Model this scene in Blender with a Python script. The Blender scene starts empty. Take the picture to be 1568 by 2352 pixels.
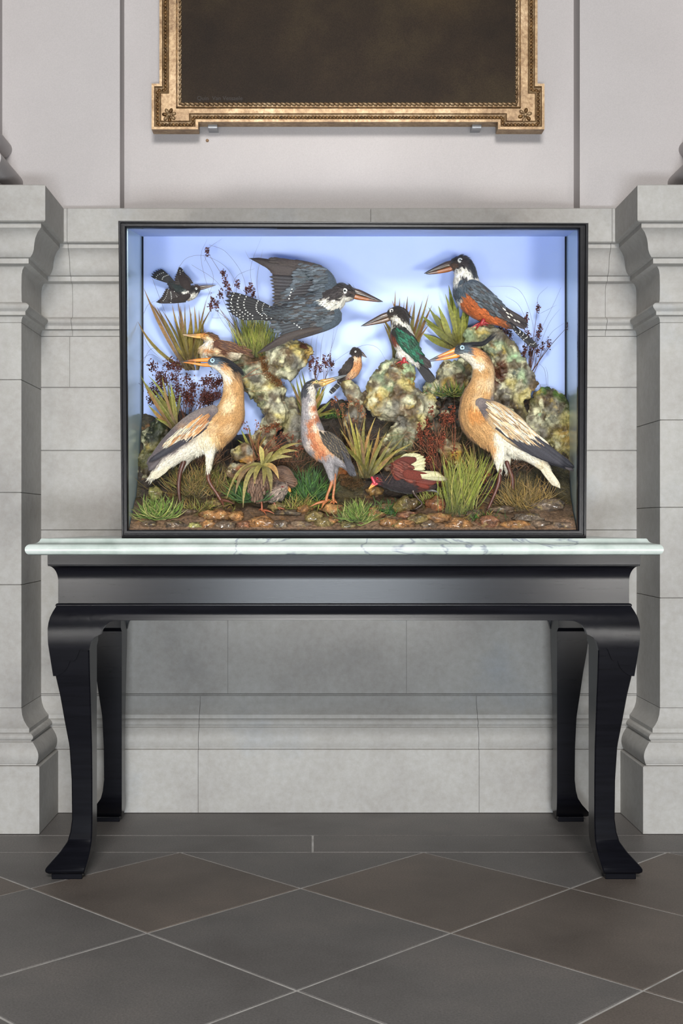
import bpy, bmesh, math, random
import numpy as np
from mathutils import Vector, noise
from mathutils.bvhtree import BVHTree

random.seed(7); rng = np.random.default_rng(7)
SC = bpy.context.scene
COL = SC.collection

# ------------------------------------------------------------------ camera, light, exposure
F = 2820.0; VX = 720.0; VY = 1205.0          # focal length in pixels, vanishing point (1568 x 2352 frame)
H = 0.92255                                   # camera height in metres
cam_d = bpy.data.cameras.new('camera'); cam = bpy.data.objects.new('camera', cam_d); COL.objects.link(cam)
cam.location = (0, 0, H); cam.rotation_euler = (math.pi/2, 0, 0)
cam_d.sensor_fit = 'HORIZONTAL'; cam_d.sensor_width = 36; cam_d.lens = F/1568*36
cam_d.shift_x = (784-VX)/1568; cam_d.shift_y = (VY-1176)/1568
cam_d.clip_start = .05; cam_d.clip_end = 60
SC.camera = cam

world = bpy.data.worlds.new('world'); SC.world = world; world.use_nodes = True
world.node_tree.nodes['Background'].inputs[0].default_value = (0.86, 0.93, 1.0, 1)
world.node_tree.nodes['Background'].inputs[1].default_value = 0.04

def area(name, loc, target, sx, sy, power, color, spread=180):
    d = bpy.data.lights.new(name, 'AREA'); d.shape = 'RECTANGLE'; d.size = sx; d.size_y = sy
    d.energy = power; d.color = color; d.spread = math.radians(spread)
    o = bpy.data.objects.new(name, d); COL.objects.link(o); o.location = loc
    o.rotation_euler = (Vector(target)-Vector(loc)).to_track_quat('-Z', 'Y').to_euler()
    return o
area('hall_window', (0.1, -4.0, 4.4), (0.1, 4.0, 1.0), 2.0, 1.4, 540, (1.0, 0.985, 0.965))
area('low_fill', (0.1, -0.8, 0.25), (0.1, 3.9, 0.2), 1.2, 0.34, 115, (0.86, 0.93, 1.0))  # added low fill light, brightens plinth and wall under the table
area('softbox_lamp', (-1.25, 0.5, 0.50), (-0.22, 3.4, 1.28), 0.44, 0.46, 2.2, (1.0, 0.97, 0.93), 30)
area('softbox_lamp', (1.50, 0.5, 0.50), (0.44, 3.4, 1.28), 0.44, 0.46, 2.4, (1.0, 0.97, 0.93), 30)

SC.view_settings.view_transform = 'Standard'; SC.view_settings.look = 'None'
SC.view_settings.exposure = 0.0; SC.view_settings.gamma = 1; SC.view_settings.use_curve_mapping = False
try:
    SC.cycles.use_denoising = True; SC.cycles.transparent_max_bounces = 24
except Exception:
    pass

# ------------------------------------------------------------------ helpers
def W(px, py, D):
    return Vector(((px-VX)/F*D, D, H-(py-VY)/F*D))
def lin(c):
    return tuple(((v/255/12.92) if v/255 <= .04045 else ((v/255+.055)/1.055)**2.4) for v in c)
def linA(a):
    a = np.asarray(a, float)/255
    return np.where(a <= .04045, a/12.92, ((a+.055)/1.055)**2.4)

def nodes(m):
    m.use_nodes = True; nt = m.node_tree
    return nt, nt.nodes, nt.links, nt.nodes['Principled BSDF']
def tex_noise(N, L, scale, detail=6, rough=.6, stretch=None):
    tc = N.new('ShaderNodeTexCoord'); t = N.new('ShaderNodeTexNoise')
    t.inputs['Scale'].default_value = scale; t.inputs['Detail'].default_value = detail; t.inputs['Roughness'].default_value = rough
    if stretch:
        mp = N.new('ShaderNodeMapping'); mp.inputs['Scale'].default_value = stretch
        L.new(tc.outputs['Object'], mp.inputs[0]); L.new(mp.outputs[0], t.inputs['Vector'])
    else:
        L.new(tc.outputs['Object'], t.inputs['Vector'])
    return t
def ramp(N, L, src, stops):
    r = N.new('ShaderNodeValToRGB'); e = r.color_ramp.elements
    while len(e) < len(stops): e.new(.5)
    for i, (p, c) in enumerate(stops):
        e[i].position = p; e[i].color = (*lin(c), 1)
    L.new(src, r.inputs[0]); return r
def mix(N, L, a, b, fac, mode='MIX'):
    m = N.new('ShaderNodeMix'); m.data_type = 'RGBA'; m.blend_type = mode
    if isinstance(fac, (int, float)): m.inputs[0].default_value = fac
    else: L.new(fac, m.inputs[0])
    for s, v in ((6, a), (7, b)):
        if isinstance(v, tuple): m.inputs[s].default_value = (*v[:3], 1)
        else: L.new(v, m.inputs[s])
    return m.outputs[2]
def bump(N, L, B, src, strength, dist=.002):
    b = N.new('ShaderNodeBump'); b.inputs['Strength'].default_value = strength; b.inputs['Distance'].default_value = dist
    L.new(src, b.inputs['Height']); L.new(b.outputs[0], B.inputs['Normal'])
def M_noise(name, stops, scale=5, rough=.7, bscale=None, bstr=.2, bdist=.002, stretch=None, spec=.5, coat=0, metal=0, fine=None):
    m = bpy.data.materials.new(name); nt, N, L, B = nodes(m)
    t = tex_noise(N, L, scale, 7, .6, stretch)
    c = ramp(N, L, t.outputs[0], stops).outputs[0]
    if fine:
        t2 = tex_noise(N, L, fine[0], 4, .7)
        r2 = ramp(N, L, t2.outputs[0], [(.3, fine[1]), (.7, (255, 255, 255))])
        c = mix(N, L, c, r2.outputs[0], 1.0, 'MULTIPLY')
    L.new(c, B.inputs['Base Color'])
    B.inputs['Roughness'].default_value = rough; B.inputs['Metallic'].default_value = metal
    B.inputs['Specular IOR Level'].default_value = spec; B.inputs['Coat Weight'].default_value = coat
    if bscale:
        t3 = tex_noise(N, L, bscale, 6, .65, stretch); bump(N, L, B, t3.outputs[0], bstr, bdist)
    return m
def M_attr(name, rough=.7, spec=.4, nscale=200, namt=.25, bstr=.2, bdist=.001, coat=0, sheen=0, spots=None):
    m = bpy.data.materials.new(name); nt, N, L, B = nodes(m)
    a = N.new('ShaderNodeAttribute'); a.attribute_name = 'Col'
    t = tex_noise(N, L, nscale, 5, .65)
    lo = int(255*(1-namt))
    r = ramp(N, L, t.outputs[0], [(.3, (lo, lo, lo)), (.7, (255, 255, 255))])
    c = mix(N, L, a.outputs[0], r.outputs[0], 1.0, 'MULTIPLY')
    if spots:
        for sc, lo_, hi_, col in spots:
            t2 = tex_noise(N, L, sc, 5, .6)
            r2 = ramp(N, L, t2.outputs[0], [(lo_, (0, 0, 0)), (hi_, (255, 255, 255))])
            c = mix(N, L, c, lin(col), r2.outputs[0])
    L.new(c, B.inputs['Base Color'])
    B.inputs['Roughness'].default_value = rough; B.inputs['Specular IOR Level'].default_value = spec
    B.inputs['Coat Weight'].default_value = coat; B.inputs['Sheen Weight'].default_value = sheen
    bump(N, L, B, t.outputs[0], bstr, bdist)
    return m
def M_flat(name, c, rough=.5, spec=.5, metal=0, coat=0):
    m = bpy.data.materials.new(name); nt, N, L, B = nodes(m)
    B.inputs['Base Color'].default_value = (*lin(c), 1); B.inputs['Roughness'].default_value = rough
    B.inputs['Specular IOR Level'].default_value = spec; B.inputs['Metallic'].default_value = metal; B.inputs['Coat Weight'].default_value = coat
    return m

def tag(o, label=None, cat=None, group=None, kind=None):
    if label: o['label'] = label
    if cat: o['category'] = cat
    if group: o['group'] = group
    if kind: o['kind'] = kind
    return o
def empty(name, loc, label=None, cat=None, group=None, kind=None):
    o = bpy.data.objects.new(name, None); COL.objects.link(o); o.location = loc; o.empty_display_size = .05
    o['_l'] = 0; del o['_l']
    return tag(o, label, cat, group, kind)
def world_loc(o):
    v = Vector((0, 0, 0))
    while o is not None:
        v += o.location; o = o.parent
    return v
def make(name, V, Fc, mat, parent=None, col=None, smooth=True, kind=None, loc=None):
    """one mesh object; V in world coordinates"""
    V = np.asarray(V, float)
    off = world_loc(parent) if parent is not None else Vector((0, 0, 0))
    me = bpy.data.meshes.new(name)
    L0 = Vector(loc) if loc is not None else Vector((0, 0, 0))
    base = np.array(L0 if (loc is not None and parent is None) else off)
    me.from_pydata((V-base).tolist(), [], Fc if isinstance(Fc, list) else Fc.tolist())
    if col is not None:
        a = me.color_attributes.new('Col', 'FLOAT_COLOR', 'POINT')
        c = np.ones((len(V), 4)); c[:, :3] = linA(col)
        a.data.foreach_set('color', c.ravel())
    if smooth: me.polygons.foreach_set('use_smooth', [True]*len(me.polygons))
    me.materials.append(mat)
    o = bpy.data.objects.new(name, me); COL.objects.link(o)
    if parent is not None: o.parent = parent
    elif loc is not None: o.location = L0
    if kind: o['kind'] = kind
    return o
class MB:
    """collects pieces for one mesh"""
    def __init__(s): s.V = []; s.F = []; s.C = []; s.n = 0
    def add(s, V, Fc, C=None):
        V = np.asarray(V, float).reshape(-1, 3)
        s.V.append(V); s.F += [[i+s.n for i in f] for f in Fc]
        if C is None: C = (200, 200, 200)
        C = np.asarray(C, float)
        if C.ndim == 1: C = np.tile(C, (len(V), 1))
        s.C.append(C); s.n += len(V)
    def box(s, x0, x1, y0, y1, z0, z1, C=None, bev=0):
        if bev > 0:
            b = bev
            bm = bmesh.new(); bmesh.ops.create_cube(bm, size=1)
            for v in bm.verts:
                v.co = Vector((x0 if v.co.x < 0 else x1, y0 if v.co.y < 0 else y1, z0 if v.co.z < 0 else z1))
            bmesh.ops.bevel(bm, geom=bm.edges[:], offset=b, segments=2, profile=.5, affect='EDGES')
            bm.verts.index_update()
            s.add([v.co[:] for v in bm.verts], [[v.index for v in f.verts] for f in bm.faces], C); bm.free(); return
        V = [(x0,y0,z0),(x1,y0,z0),(x1,y1,z0),(x0,y1,z0),(x0,y0,z1),(x1,y0,z1),(x1,y1,z1),(x0,y1,z1)]
        s.add(V, [[0,3,2,1],[4,5,6,7],[0,1,5,4],[1,2,6,5],[2,3,7,6],[3,0,4,7]], C)
    def ok(s): return s.n > 0
    def build(s, name, mat, parent=None, smooth=True, kind=None, loc=None, auto=None):
        o = make(name, np.vstack(s.V), s.F, mat, parent, np.vstack(s.C), smooth, kind, loc)
        if smooth and auto: o.data.set_sharp_from_angle(angle=math.radians(auto))
        return o

def cr(P, n):
    """Catmull-Rom resample of an array of rows"""
    P = np.asarray(P, float); m = len(P)
    if m < 3:
        t = np.linspace(0, 1, n)[:, None]; return P[0]*(1-t)+P[-1]*t
    Q = np.vstack([2*P[0]-P[1], P, 2*P[-1]-P[-2]])
    d = np.concatenate([[0], np.cumsum(np.linalg.norm(np.diff(P[:, :3], axis=0), axis=1)+1e-9)])
    out = []
    for s in np.linspace(0, d[-1], n):
        i = min(max(np.searchsorted(d, s)-1, 0), m-2); t = (s-d[i])/(d[i+1]-d[i])
        a, b, c, e = Q[i], Q[i+1], Q[i+2], Q[i+3]
        out.append(.5*((2*b)+(-a+c)*t+(2*a-5*b+4*c-e)*t*t+(-a+3*b-3*c+e)*t**3))
    return np.array(out)
def tube(P, R, K=1.0, n=12, seg=24, round0=True, round1=True, up=(0, 1, 0)):
    """P: n x 3, R: radii in the bird's plane, K: depth ratio; returns V, F"""
    P = np.asarray(P, float); R = np.asarray(R, float); K = np.full(len(P), K) if np.isscalar(K) else np.asarray(K, float)
    A = cr(np.column_stack([P, R, K]), seg)
    c, r, k = A[:, :3], np.maximum(A[:, 3], 1e-5), A[:, 4]
    T = np.gradient(c, axis=0); T /= np.linalg.norm(T, axis=1)[:, None]+1e-12
    cs = [c]; rs = [r]; ks = [k]; Ts = [T]
    def cap(i, s):
        cc, rr, kk, tt = [], [], [], []
        for a in (.35, .65, .85, .97):
            cc.append(c[i]+s*T[i]*r[i]*a); rr.append(r[i]*math.sqrt(1-a*a)); kk.append(k[i]); tt.append(T[i])
        return np.array(cc), np.array(rr), np.array(kk), np.array(tt)
    if round0:
        q = cap(0, -1); c = np.vstack([q[0][::-1], c]); r = np.concatenate([q[1][::-1], r]); k = np.concatenate([q[2], k]); T = np.vstack([q[3], T])
    if round1:
        cs_, i = None, len(c)-1
        q = cap(i, 1); c = np.vstack([c, q[0]]); r = np.concatenate([r, q[1]]); k = np.concatenate([k, q[2]]); T = np.vstack([T, q[3]])
    B = np.tile(np.array(up, float), (len(c), 1)); B -= (B*T).sum(1)[:, None]*T
    B /= np.linalg.norm(B, axis=1)[:, None]+1e-9
    Nn = np.cross(B, T)
    a = np.linspace(0, 2*math.pi, n, endpoint=False)
    V = c[:, None, :]+(np.cos(a)[None, :, None]*Nn[:, None, :]+np.sin(a)[None, :, None]*B[:, None, :]*k[:, None, None])*r[:, None, None]
    m = len(c); V = V.reshape(-1, 3)
    Fc = [[i*n+j, i*n+(j+1) % n, (i+1)*n+(j+1) % n, (i+1)*n+j] for i in range(m-1) for j in range(n)]
    Fc.append(list(range(n))[::-1]); Fc.append([(m-1)*n+j for j in range(n)])
    return V, Fc
def remesh(MBs, vox, smooth=4):
    me = bpy.data.meshes.new('tmp'); me.from_pydata(np.vstack(MBs.V).tolist(), [], MBs.F)
    o = bpy.data.objects.new('tmp', me); COL.objects.link(o)
    r = o.modifiers.new('r', 'REMESH'); r.mode = 'VOXEL'; r.voxel_size = vox
    if smooth:
        s = o.modifiers.new('s', 'SMOOTH'); s.iterations = smooth; s.factor = .5
    dg = bpy.context.evaluated_depsgraph_get()
    ev = o.evaluated_get(dg); em = ev.to_mesh()
    V = np.empty(len(em.vertices)*3); em.vertices.foreach_get('co', V); V = V.reshape(-1, 3).copy()
    Nv = np.empty(len(em.vertices)*3); em.vertices.foreach_get('normal', Nv); Nv = Nv.reshape(-1, 3).copy()
    Fc = [list(p.vertices) for p in em.polygons]
    ev.to_mesh_clear(); bpy.data.objects.remove(o); bpy.data.meshes.remove(me)
    return V, Fc, Nv
def ico(c, r, sub=2):
    bm = bmesh.new(); bmesh.ops.create_icosphere(bm, subdivisions=sub, radius=1)
    V = np.array([v.co[:] for v in bm.verts])*np.array(r)+np.array(c)
    Fc = [[v.index for v in f.verts] for f in bm.faces]; bm.free(); return V, Fc
ICO1 = ico((0, 0, 0), (1, 1, 1), 1)
OCT = (np.array([(1,0,0),(-1,0,0),(0,1,0),(0,-1,0),(0,0,1),(0,0,-1)], float), [[0,2,4],[2,1,4],[1,3,4],[3,0,4],[2,0,5],[1,2,5],[3,1,5],[0,3,5]])

# ------------------------------------------------------------------ materials
m_plaster = M_noise('plaster_paint', [(.3, (184, 178, 176)), (.7, (194, 188, 186))], 1.6, .85, 40, .08, .002, fine=(300, (240, 240, 240)))
m_stone = M_noise('painted_stone', [(.25, (152, 149, 146)), (.42, (170, 167, 163)), (.6, (180, 178, 174)), (.8, (168, 171, 174))], 2.6, .8, 120, .2, .002, fine=(50, (238, 236, 232)))
m_mortar = M_noise('mortar', [(.3, (130, 127, 123)), (.7, (156, 152, 148))], 8, .9)
m_tile = M_noise('slate_tile', [(.25, (98, 93, 90)), (.5, (116, 112, 109)), (.75, (132, 125, 120))], 2.2, .55, 90, .25, .002, spec=.4, fine=(220, (195, 195, 195)))
m_tile2 = M_noise('slate_tile_brown', [(.25, (97, 88, 81)), (.5, (115, 105, 97)), (.75, (131, 118, 108))], 2.4, .55, 90, .25, .002, spec=.4, fine=(220, (195, 195, 195)))
m_grout = M_noise('floor_grout', [(.3, (160, 156, 152)), (.7, (206, 203, 199))], 14, .9)
m_black = M_noise('ebonised_wood', [(.3, (11, 11, 15)), (.7, (18, 18, 23))], 6, .24, 40, .06, .001, stretch=(1, 8, 14), spec=.16, coat=.0)
m_casewood = M_noise('black_case_paint', [(.3, (13, 13, 16)), (.7, (22, 22, 26))], 12, .30, 50, .2, .0012, stretch=(1, 1, 1), spec=.22)
m_gold = M_noise('gilding', [(.3, (132, 106, 76)), (.5, (174, 148, 112)), (.75, (196, 172, 138))], 10, .42, 90, .3, .0015, spec=.5, metal=.4, fine=(70, (170, 150, 130)))
m_golddark = M_noise('worn_gilding', [(.3, (58, 40, 22)), (.6, (120, 88, 50)), (.8, (180, 142, 92))], 60, .45, 90, .5, .002, metal=.5)
m_metal = M_flat('grey_metal', (150, 152, 155), .4, .5, .6)

def mat_marble():
    m = bpy.data.materials.new('veined_marble'); nt, N, L, B = nodes(m)
    t = tex_noise(N, L, 3.0, 5, .55); t.inputs['Distortion'].default_value = 1.2
    r = ramp(N, L, t.outputs[0], [(.485, (182, 190, 185)), (.5, (134, 140, 148)), (.515, (182, 190, 185))])
    t2 = tex_noise(N, L, 9, 5, .6)
    r2 = ramp(N, L, t2.outputs[0], [(.3, (205, 212, 208)), (.65, (255, 255, 255))])
    L.new(mix(N, L, r.outputs[0], r2.outputs[0], 1.0, 'MULTIPLY'), B.inputs['Base Color'])
    B.inputs['Roughness'].default_value = .25; return m
m_marble = mat_marble()
def mat_canvas():
    m = bpy.data.materials.new('dark_oil_painting'); nt, N, L, B = nodes(m)
    t = tex_noise(N, L, 2.4, 6, .6)
    c = ramp(N, L, t.outputs[0], [(.3, (36, 27, 20)), (.5, (52, 40, 28)), (.62, (66, 54, 36)), (.8, (60, 52, 40))]).outputs[0]
    tc = N.new('ShaderNodeTexCoord')
    for (x, z, rx, rz, colr, st) in ((.14, 1.0, .10, .42, (150, 134, 84), 1.2), (.30, .8, .22, .5, (104, 84, 50), .9), (-.05, 1.25, .3, .4, (90, 78, 56), .7)):
        mp = N.new('ShaderNodeMapping'); mp.inputs['Location'].default_value = (-x/rx, 0, -(z-.0)/rz); mp.inputs['Scale'].default_value = (1/rx, 0, 1/rz)
        L.new(tc.outputs['Object'], mp.inputs[0])
        nz = N.new('ShaderNodeTexNoise'); nz.inputs['Scale'].default_value = 6; L.new(tc.outputs['Object'], nz.inputs['Vector'])
        g = N.new('ShaderNodeTexGradient'); g.gradient_type = 'SPHERICAL'; L.new(mp.outputs[0], g.inputs[0])
        mu = N.new('ShaderNodeMath'); mu.operation = 'MULTIPLY'; L.new(g.outputs['Fac'], mu.inputs[0]); L.new(nz.outputs[0], mu.inputs[1])
        mu2 = N.new('ShaderNodeMath'); mu2.operation = 'MULTIPLY'; L.new(mu.outputs[0], mu2.inputs[0]); mu2.inputs[1].default_value = st*1.6; mu2.use_clamp = True
        c = mix(N, L, c, lin(colr), mu2.outputs[0])
    w = tex_noise(N, L, 260, 4, .7)
    c = mix(N, L, c, ramp(N, L, w.outputs[0], [(.3, (190, 185, 180)), (.7, (255, 255, 255))]).outputs[0], 1.0, 'MULTIPLY')
    L.new(c, B.inputs['Base Color']); B.inputs['Roughness'].default_value = .55; B.inputs['Specular IOR Level'].default_value = .12
    bump(N, L, B, w.outputs[0], .2, .001); return m
m_canvas = mat_canvas()
def mat_glass():
    m = bpy.data.materials.new('thin_glass'); nt, N, L, B = nodes(m)
    N.remove(B); out = N['Material Output']
    t = N.new('ShaderNodeBsdfTransparent'); t.inputs[0].default_value = (.985, .99, .985, 1)
    g = N.new('ShaderNodeBsdfGlossy'); g.inputs['Roughness'].default_value = .02
    f = N.new('ShaderNodeFresnel'); f.inputs[0].default_value = 1.3
    mx = N.new('ShaderNodeMixShader'); L.new(f.outputs[0], mx.inputs[0]); L.new(t.outputs[0], mx.inputs[1]); L.new(g.outputs[0], mx.inputs[2])
    L.new(mx.outputs[0], out.inputs[0]); return m
m_glass = mat_glass()
m_sky = M_noise('painted_blue_backing', [(.3, (176, 193, 240)), (.7, (189, 204, 244))], 2.5, .8, 200, .08, .001, spec=.25)
m_skyside = M_noise('varnished_blue_side', [(.3, (200, 222, 224)), (.7, (214, 232, 233))], 3, .16, 20, .03, .001, spec=.45, coat=.0)
m_plume = M_attr('plumage', .75, .25, 260, .3, .25, .0008, sheen=.15)
m_feather = M_attr('feather', .6, .35, 300, .25, .25, .0005)
m_horn = M_attr('horn_beak', .28, .55, 120, .15, .1, .0005, coat=.2)
m_leg = M_attr('leg_scales', .3, .5, 500, .35, .6, .001, coat=.2)
m_eye = M_attr('glass_eye', .08, .7, 10, .02, 0, .0001, coat=.6)
m_leaf = M_attr('dried_leaf', .6, .35, 130, .35, .2, .0006)
m_rock = M_attr('painted_rock', .5, .4, 90, .45, .7, .004, spots=[(26, .55, .72, (218, 212, 172)), (17, .60, .78, (206, 176, 88)), (21, .66, .80, (156, 204, 150)), (31, .62, .74, (116, 92, 64))])
m_stoneb = M_attr('varnished_brown_rock', .34, .5, 110, .55, 1.0, .008, coat=.4, spots=[(55, .56, .70, (142, 122, 76)), (80, .56, .68, (78, 56, 40)), (38, .60, .72, (120, 92, 68))])
m_soil = M_attr('groundwork', .4, .5, 120, .55, .9, .006, coat=.25, spots=[(30, .6, .72, (120, 84, 46)), (50, .64, .74, (40, 30, 22))])
m_seed = M_attr('seed', .6, .3, 200, .3, .1)

# ------------------------------------------------------------------ the setting: stone dado, piers, upper wall, floor
DS = 3.994; DPS = 3.724; XL = -.886; XR = 1.050      # dado shaft plane, pier shaft plane, pier inner sides
PATH = [(-1.75, DPS), (XL, DPS), (XL, DS), (XR, DS), (XR, DPS), (1.95, DPS)]
def seg_n(i):
    a, b = Vector(PATH[i]), Vector(PATH[i+1]); d = (b-a).normalized(); return Vector((d.y, -d.x))
def station(i, t=None):
    """a vertex of the plan path (mitred) or a point at distance t along segment i"""
    if t is None:
        n = []
        if i > 0: n.append(seg_n(i-1))
        if i < len(PATH)-1: n.append(seg_n(i))
        if len(n) == 1: return Vector(PATH[i]), n[0]
        m = (n[0]+n[1])/(1+n[0].dot(n[1])); return Vector(PATH[i]), m
    a, b = Vector(PATH[i]), Vector(PATH[i+1]); d = (b-a).normalized(); return a+d*t, seg_n(i)
def block(name, stations, profile, mat, parent):
    V = []; k = len(profile)
    for p0, m in stations:
        for (p, z) in profile:
            q = p0+m*p; V.append((q.x, q.y, z))
        for z in (profile[-1][1], profile[0][1]):
            q = p0+m*(-.03); V.append((q.x, q.y, z))
    n = k+2; Fc = []
    for s in range(len(stations)-1):
        for j in range(n):
            Fc.append([s*n+j, (s+1)*n+j, (s+1)*n+(j+1) % n, s*n+(j+1) % n])
    Fc.append([j for j in range(n)][::1]); Fc.append([(len(stations)-1)*n+j for j in range(n)][::-1])
    o = make(name, V, Fc, mat, parent, None, True); o.data.set_sharp_from_angle(angle=math.radians(28)); return o
def st(root_name):
    return empty(root_name, (0, 0, 0), kind='structure')
def arc(p0, p1, bulge, n=6):
    out = []
    for i in range(n+1):
        t = i/n; a = math.pi*t
        out.append((p0[0]+(p1[0]-p0[0])*t+bulge*math.sin(a), p0[1]+(p1[1]-p0[1])*t))
    return out
PLINTH = [(.070, .002), (.070, .200), (.067, .203)]
BASE = [(.058, .204), (.058, .208)]+arc((.060, .209), (.045, .270), .013, 8)+[(.038, .272)]+arc((.038, .274), (.036, .296), .009, 6)+[(.031, .297), (.031, .309), (.020, .318), (.010, .330), (.003, .346), (0, .366)]
CORN = [(0, 1.536), (.001, 1.545), (.006, 1.553), (.0157, 1.556), (.0157, 1.566)]+arc((.017, 1.568), (.017, 1.593), .012, 6)+[(.004, 1.595), (.001, 1.602), (0, 1.640), (.001, 1.680), (.004, 1.694), (.012, 1.704), (.027, 1.708), (.0285, 1.709), (.0285, 1.724), (.036, 1.726), (.044, 1.735), (.0486, 1.746), (.051, 1.765), (.055, 1.780), (.064, 1.795), (.075, 1.804), (.0765, 1.805), (.0765, 1.819), (.089, 1.820), (.0925, 1.823), (.0925, 1.926), (.089, 1.929)]
def plain(z0, z1): return [(-.003, z0+.0004), (0, z0+.0015), (0, z1-.0015), (-.003, z1-.0004)]
g = .0006
LB = XR-XL
def px_t(px, p=0.0): return (px-VX)/F*(DS-p)-XL       # distance along the back segment of a pixel column
# mortar backing, one per run
for nm, ss in (('wall_left', [station(0), station(1), station(2)]), ('wall_back', [station(2), station(3)]), ('wall_right', [station(3), station(4), station(5)])):
    root = st(nm)
    block('mortar', ss, [(-.004, 0), (-.004, 1.92)], m_mortar, root)
    side = nm.split('_')[1]
    bb = st('baseboard_'+side); tr = st({'left': 'trim_1', 'back': 'trim_2', 'right': 'trim_3'}[side])
    if side == 'back':
        cuts_b = [0, px_t(455, .07), px_t(1100, .07), LB]; cuts_c = [0, px_t(160, .05), px_t(851, .09), px_t(1398, .05), LB]
        def pieces(cuts, prof, par, nmz):
            for a, b in zip(cuts[:-1], cuts[1:]):
                s0 = station(2) if a == 0 else station(2, a+g); s1 = station(3) if b == LB else station(2, b-g)
                block(nmz, [s0, s1], prof, m_stone, par)
        pieces(cuts_b, PLINTH, bb, 'plinth_stone'); pieces(cuts_b, BASE, bb, 'base_moulding_stone')
        pieces(cuts_c, CORN, tr, 'cornice_stone')
        for z0, z1, cuts in ((1.369, 1.535, [px_t(160), px_t(700), px_t(1250)]), (1.164, 1.368, [px_t(520), px_t(1010)]), (.366, .372, []), (.372, .905, [px_t(523), px_t(933)]), (.905, 1.163, [px_t(330), px_t(860)])):
            pieces([0]+cuts+[LB], plain(z0, z1), root, 'stone_block')
    else:
        sts = [station(0), station(1), station(2)] if side == 'left' else [station(3), station(4), station(5)]
        block('plinth_stone', sts, PLINTH, m_stone, bb); block('base_moulding_stone', sts, BASE, m_stone, bb)
        block('cornice_stone', sts, CORN, m_stone, tr)
        zz = [.366, .74, 1.02, 1.362, 1.536] if side == 'left' else [.366, .70, .975, 1.24, 1.536]
        for z0, z1 in zip(zz[:-1], zz[1:]): block('stone_block', sts, plain(z0, z1), m_stone, root)
# upper wall with the recessed centre panel
DU = 3.985; DR = 4.078; UL = -.6285; UR = .8635; ZT = 3.6
b = MB(); z0 = 1.915
b.add([(-2.4, DU, z0), (UL, DU, z0), (UL, DR, z0), (UR, DR, z0), (UR, DU, z0), (2.6, DU, z0), (2.6, DR+.2, z0), (-2.4, DR+.2, z0),
       (-2.4, DU, ZT), (UL, DU, ZT), (UL, DR, ZT), (UR, DR, ZT), (UR, DU, ZT), (2.6, DU, ZT), (2.6, DR+.2, ZT), (-2.4, DR+.2, ZT)],
      [[i, (i+1) % 8, (i+1) % 8+8, i+8] for i in range(8)]+[list(range(8))[::-1], list(range(8, 16))])
wu = b.build('wall_upper', m_plaster, None, False); wu['kind'] = 'structure'
V, Fc = tube([W(476, 323, DR)+Vector((0, .003, 0)), W(476, 323, DR)-Vector((0, .003, 0))], [.006, .005], 1, 10, 4, up=(0, 0, 1))
make('wall_plug', V, Fc, M_flat('brown_plug', (140, 112, 84), .8), wu)
# upper column bases standing on the piers: rolled mouldings running back to the wall
def colbase(name, xs, s):
    root = empty(name, (xs, 3.85, 1.929), kind='structure')
    P = [(xs-s*.8, 3.74), (xs, 3.74), (xs, DU+.01)] if s > 0 else [(xs, DU+.01), (xs, 3.74), (xs-s*.8, 3.74)]
    def run(nm, prof):
        global PATH
        keep = PATH; PATH = P
        block(nm, [station(0), station(1), station(2)], prof, m_plaster, root); PATH = keep
    run('column_plinth', [(0, 1.929), (0, 1.993)])
    r = .036
    run('lower_roll', [(-.01+ (r+.012)*math.sin(a), 2.03-r*math.cos(a)) for a in np.linspace(0, math.pi, 12)])
    run('neck_band', [(-.02, 2.062), (-.02, 2.075), (-.035, 2.095), (-.03, 2.112)])
    run('upper_roll', [(-.034+(.028+.008)*math.sin(a), 2.14-.03*math.cos(a)) for a in np.linspace(0, math.pi, 12)])
    run('column_shaft', [(-.045, 2.165), (-.06, 2.2), (-.06, 3.2)])
colbase('trim_4', -.980, 1); colbase('trim_5', 1.186, -1)

# floor: grout bed with slate tiles, each its own piece
fl = st('floor')
b = MB(); b.box(-2.6, 2.8, .2, 4.1, -.06, -.0016); b.build('grout_bed', m_grout, fl, False)
HX_, HD_ = .3425, .342; X0, D0 = -.0332, 3.116; DB = D0+HD_; DB2 = 3.644
def clip(poly, f):
    out = []
    for i in range(len(poly)):
        a, c = poly[i], poly[(i+1) % len(poly)]; fa, fc = f(a), f(c)
        if fa >= 0: out.append(a)
        if fa*fc < 0:
            t = fa/(fa-fc); out.append((a[0]+(c[0]-a[0])*t, a[1]+(c[1]-a[1])*t))
    return out
def tile(poly, mat):
    if len(poly) < 3: return
    cx = sum(p[0] for p in poly)/len(poly); cy = sum(p[1] for p in poly)/len(poly)
    def inset(d):
        n = len(poly); out = []
        for i in range(n):
            a, p, c = Vector(poly[i-1]), Vector(poly[i]), Vector(poly[(i+1) % n])
            e1 = (p-a).normalized(); e2 = (c-p).normalized()
            n1 = Vector((-e1.y, e1.x)); n2 = Vector((-e2.y, e2.x))
            if n1.dot(Vector((cx, cy))-p) < 0: n1 = -n1
            if n2.dot(Vector((cx, cy))-p) < 0: n2 = -n2
            m = (n1+n2)/max(.3, 1+n1.dot(n2)); out.append(p+m*d)
        return out
    n = len(poly); q0, q1 = inset(.0030), inset(.0044); dz = random.uniform(-.0003, .0003)
    V = [(p.x, p.y, -.012) for p in q0]+[(p.x, p.y, -.0012+dz) for p in q0]+[(p.x, p.y, dz) for p in q1]
    Fc = [[i, (i+1) % n, n+(i+1) % n, n+i] for i in range(n)]+[[n+i, n+(i+1) % n, 2*n+(i+1) % n, 2*n+i] for i in range(n)]+[[2*n+i for i in range(n)]]
    make('floor_tile', V, Fc, mat, fl, None, False)
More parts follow.
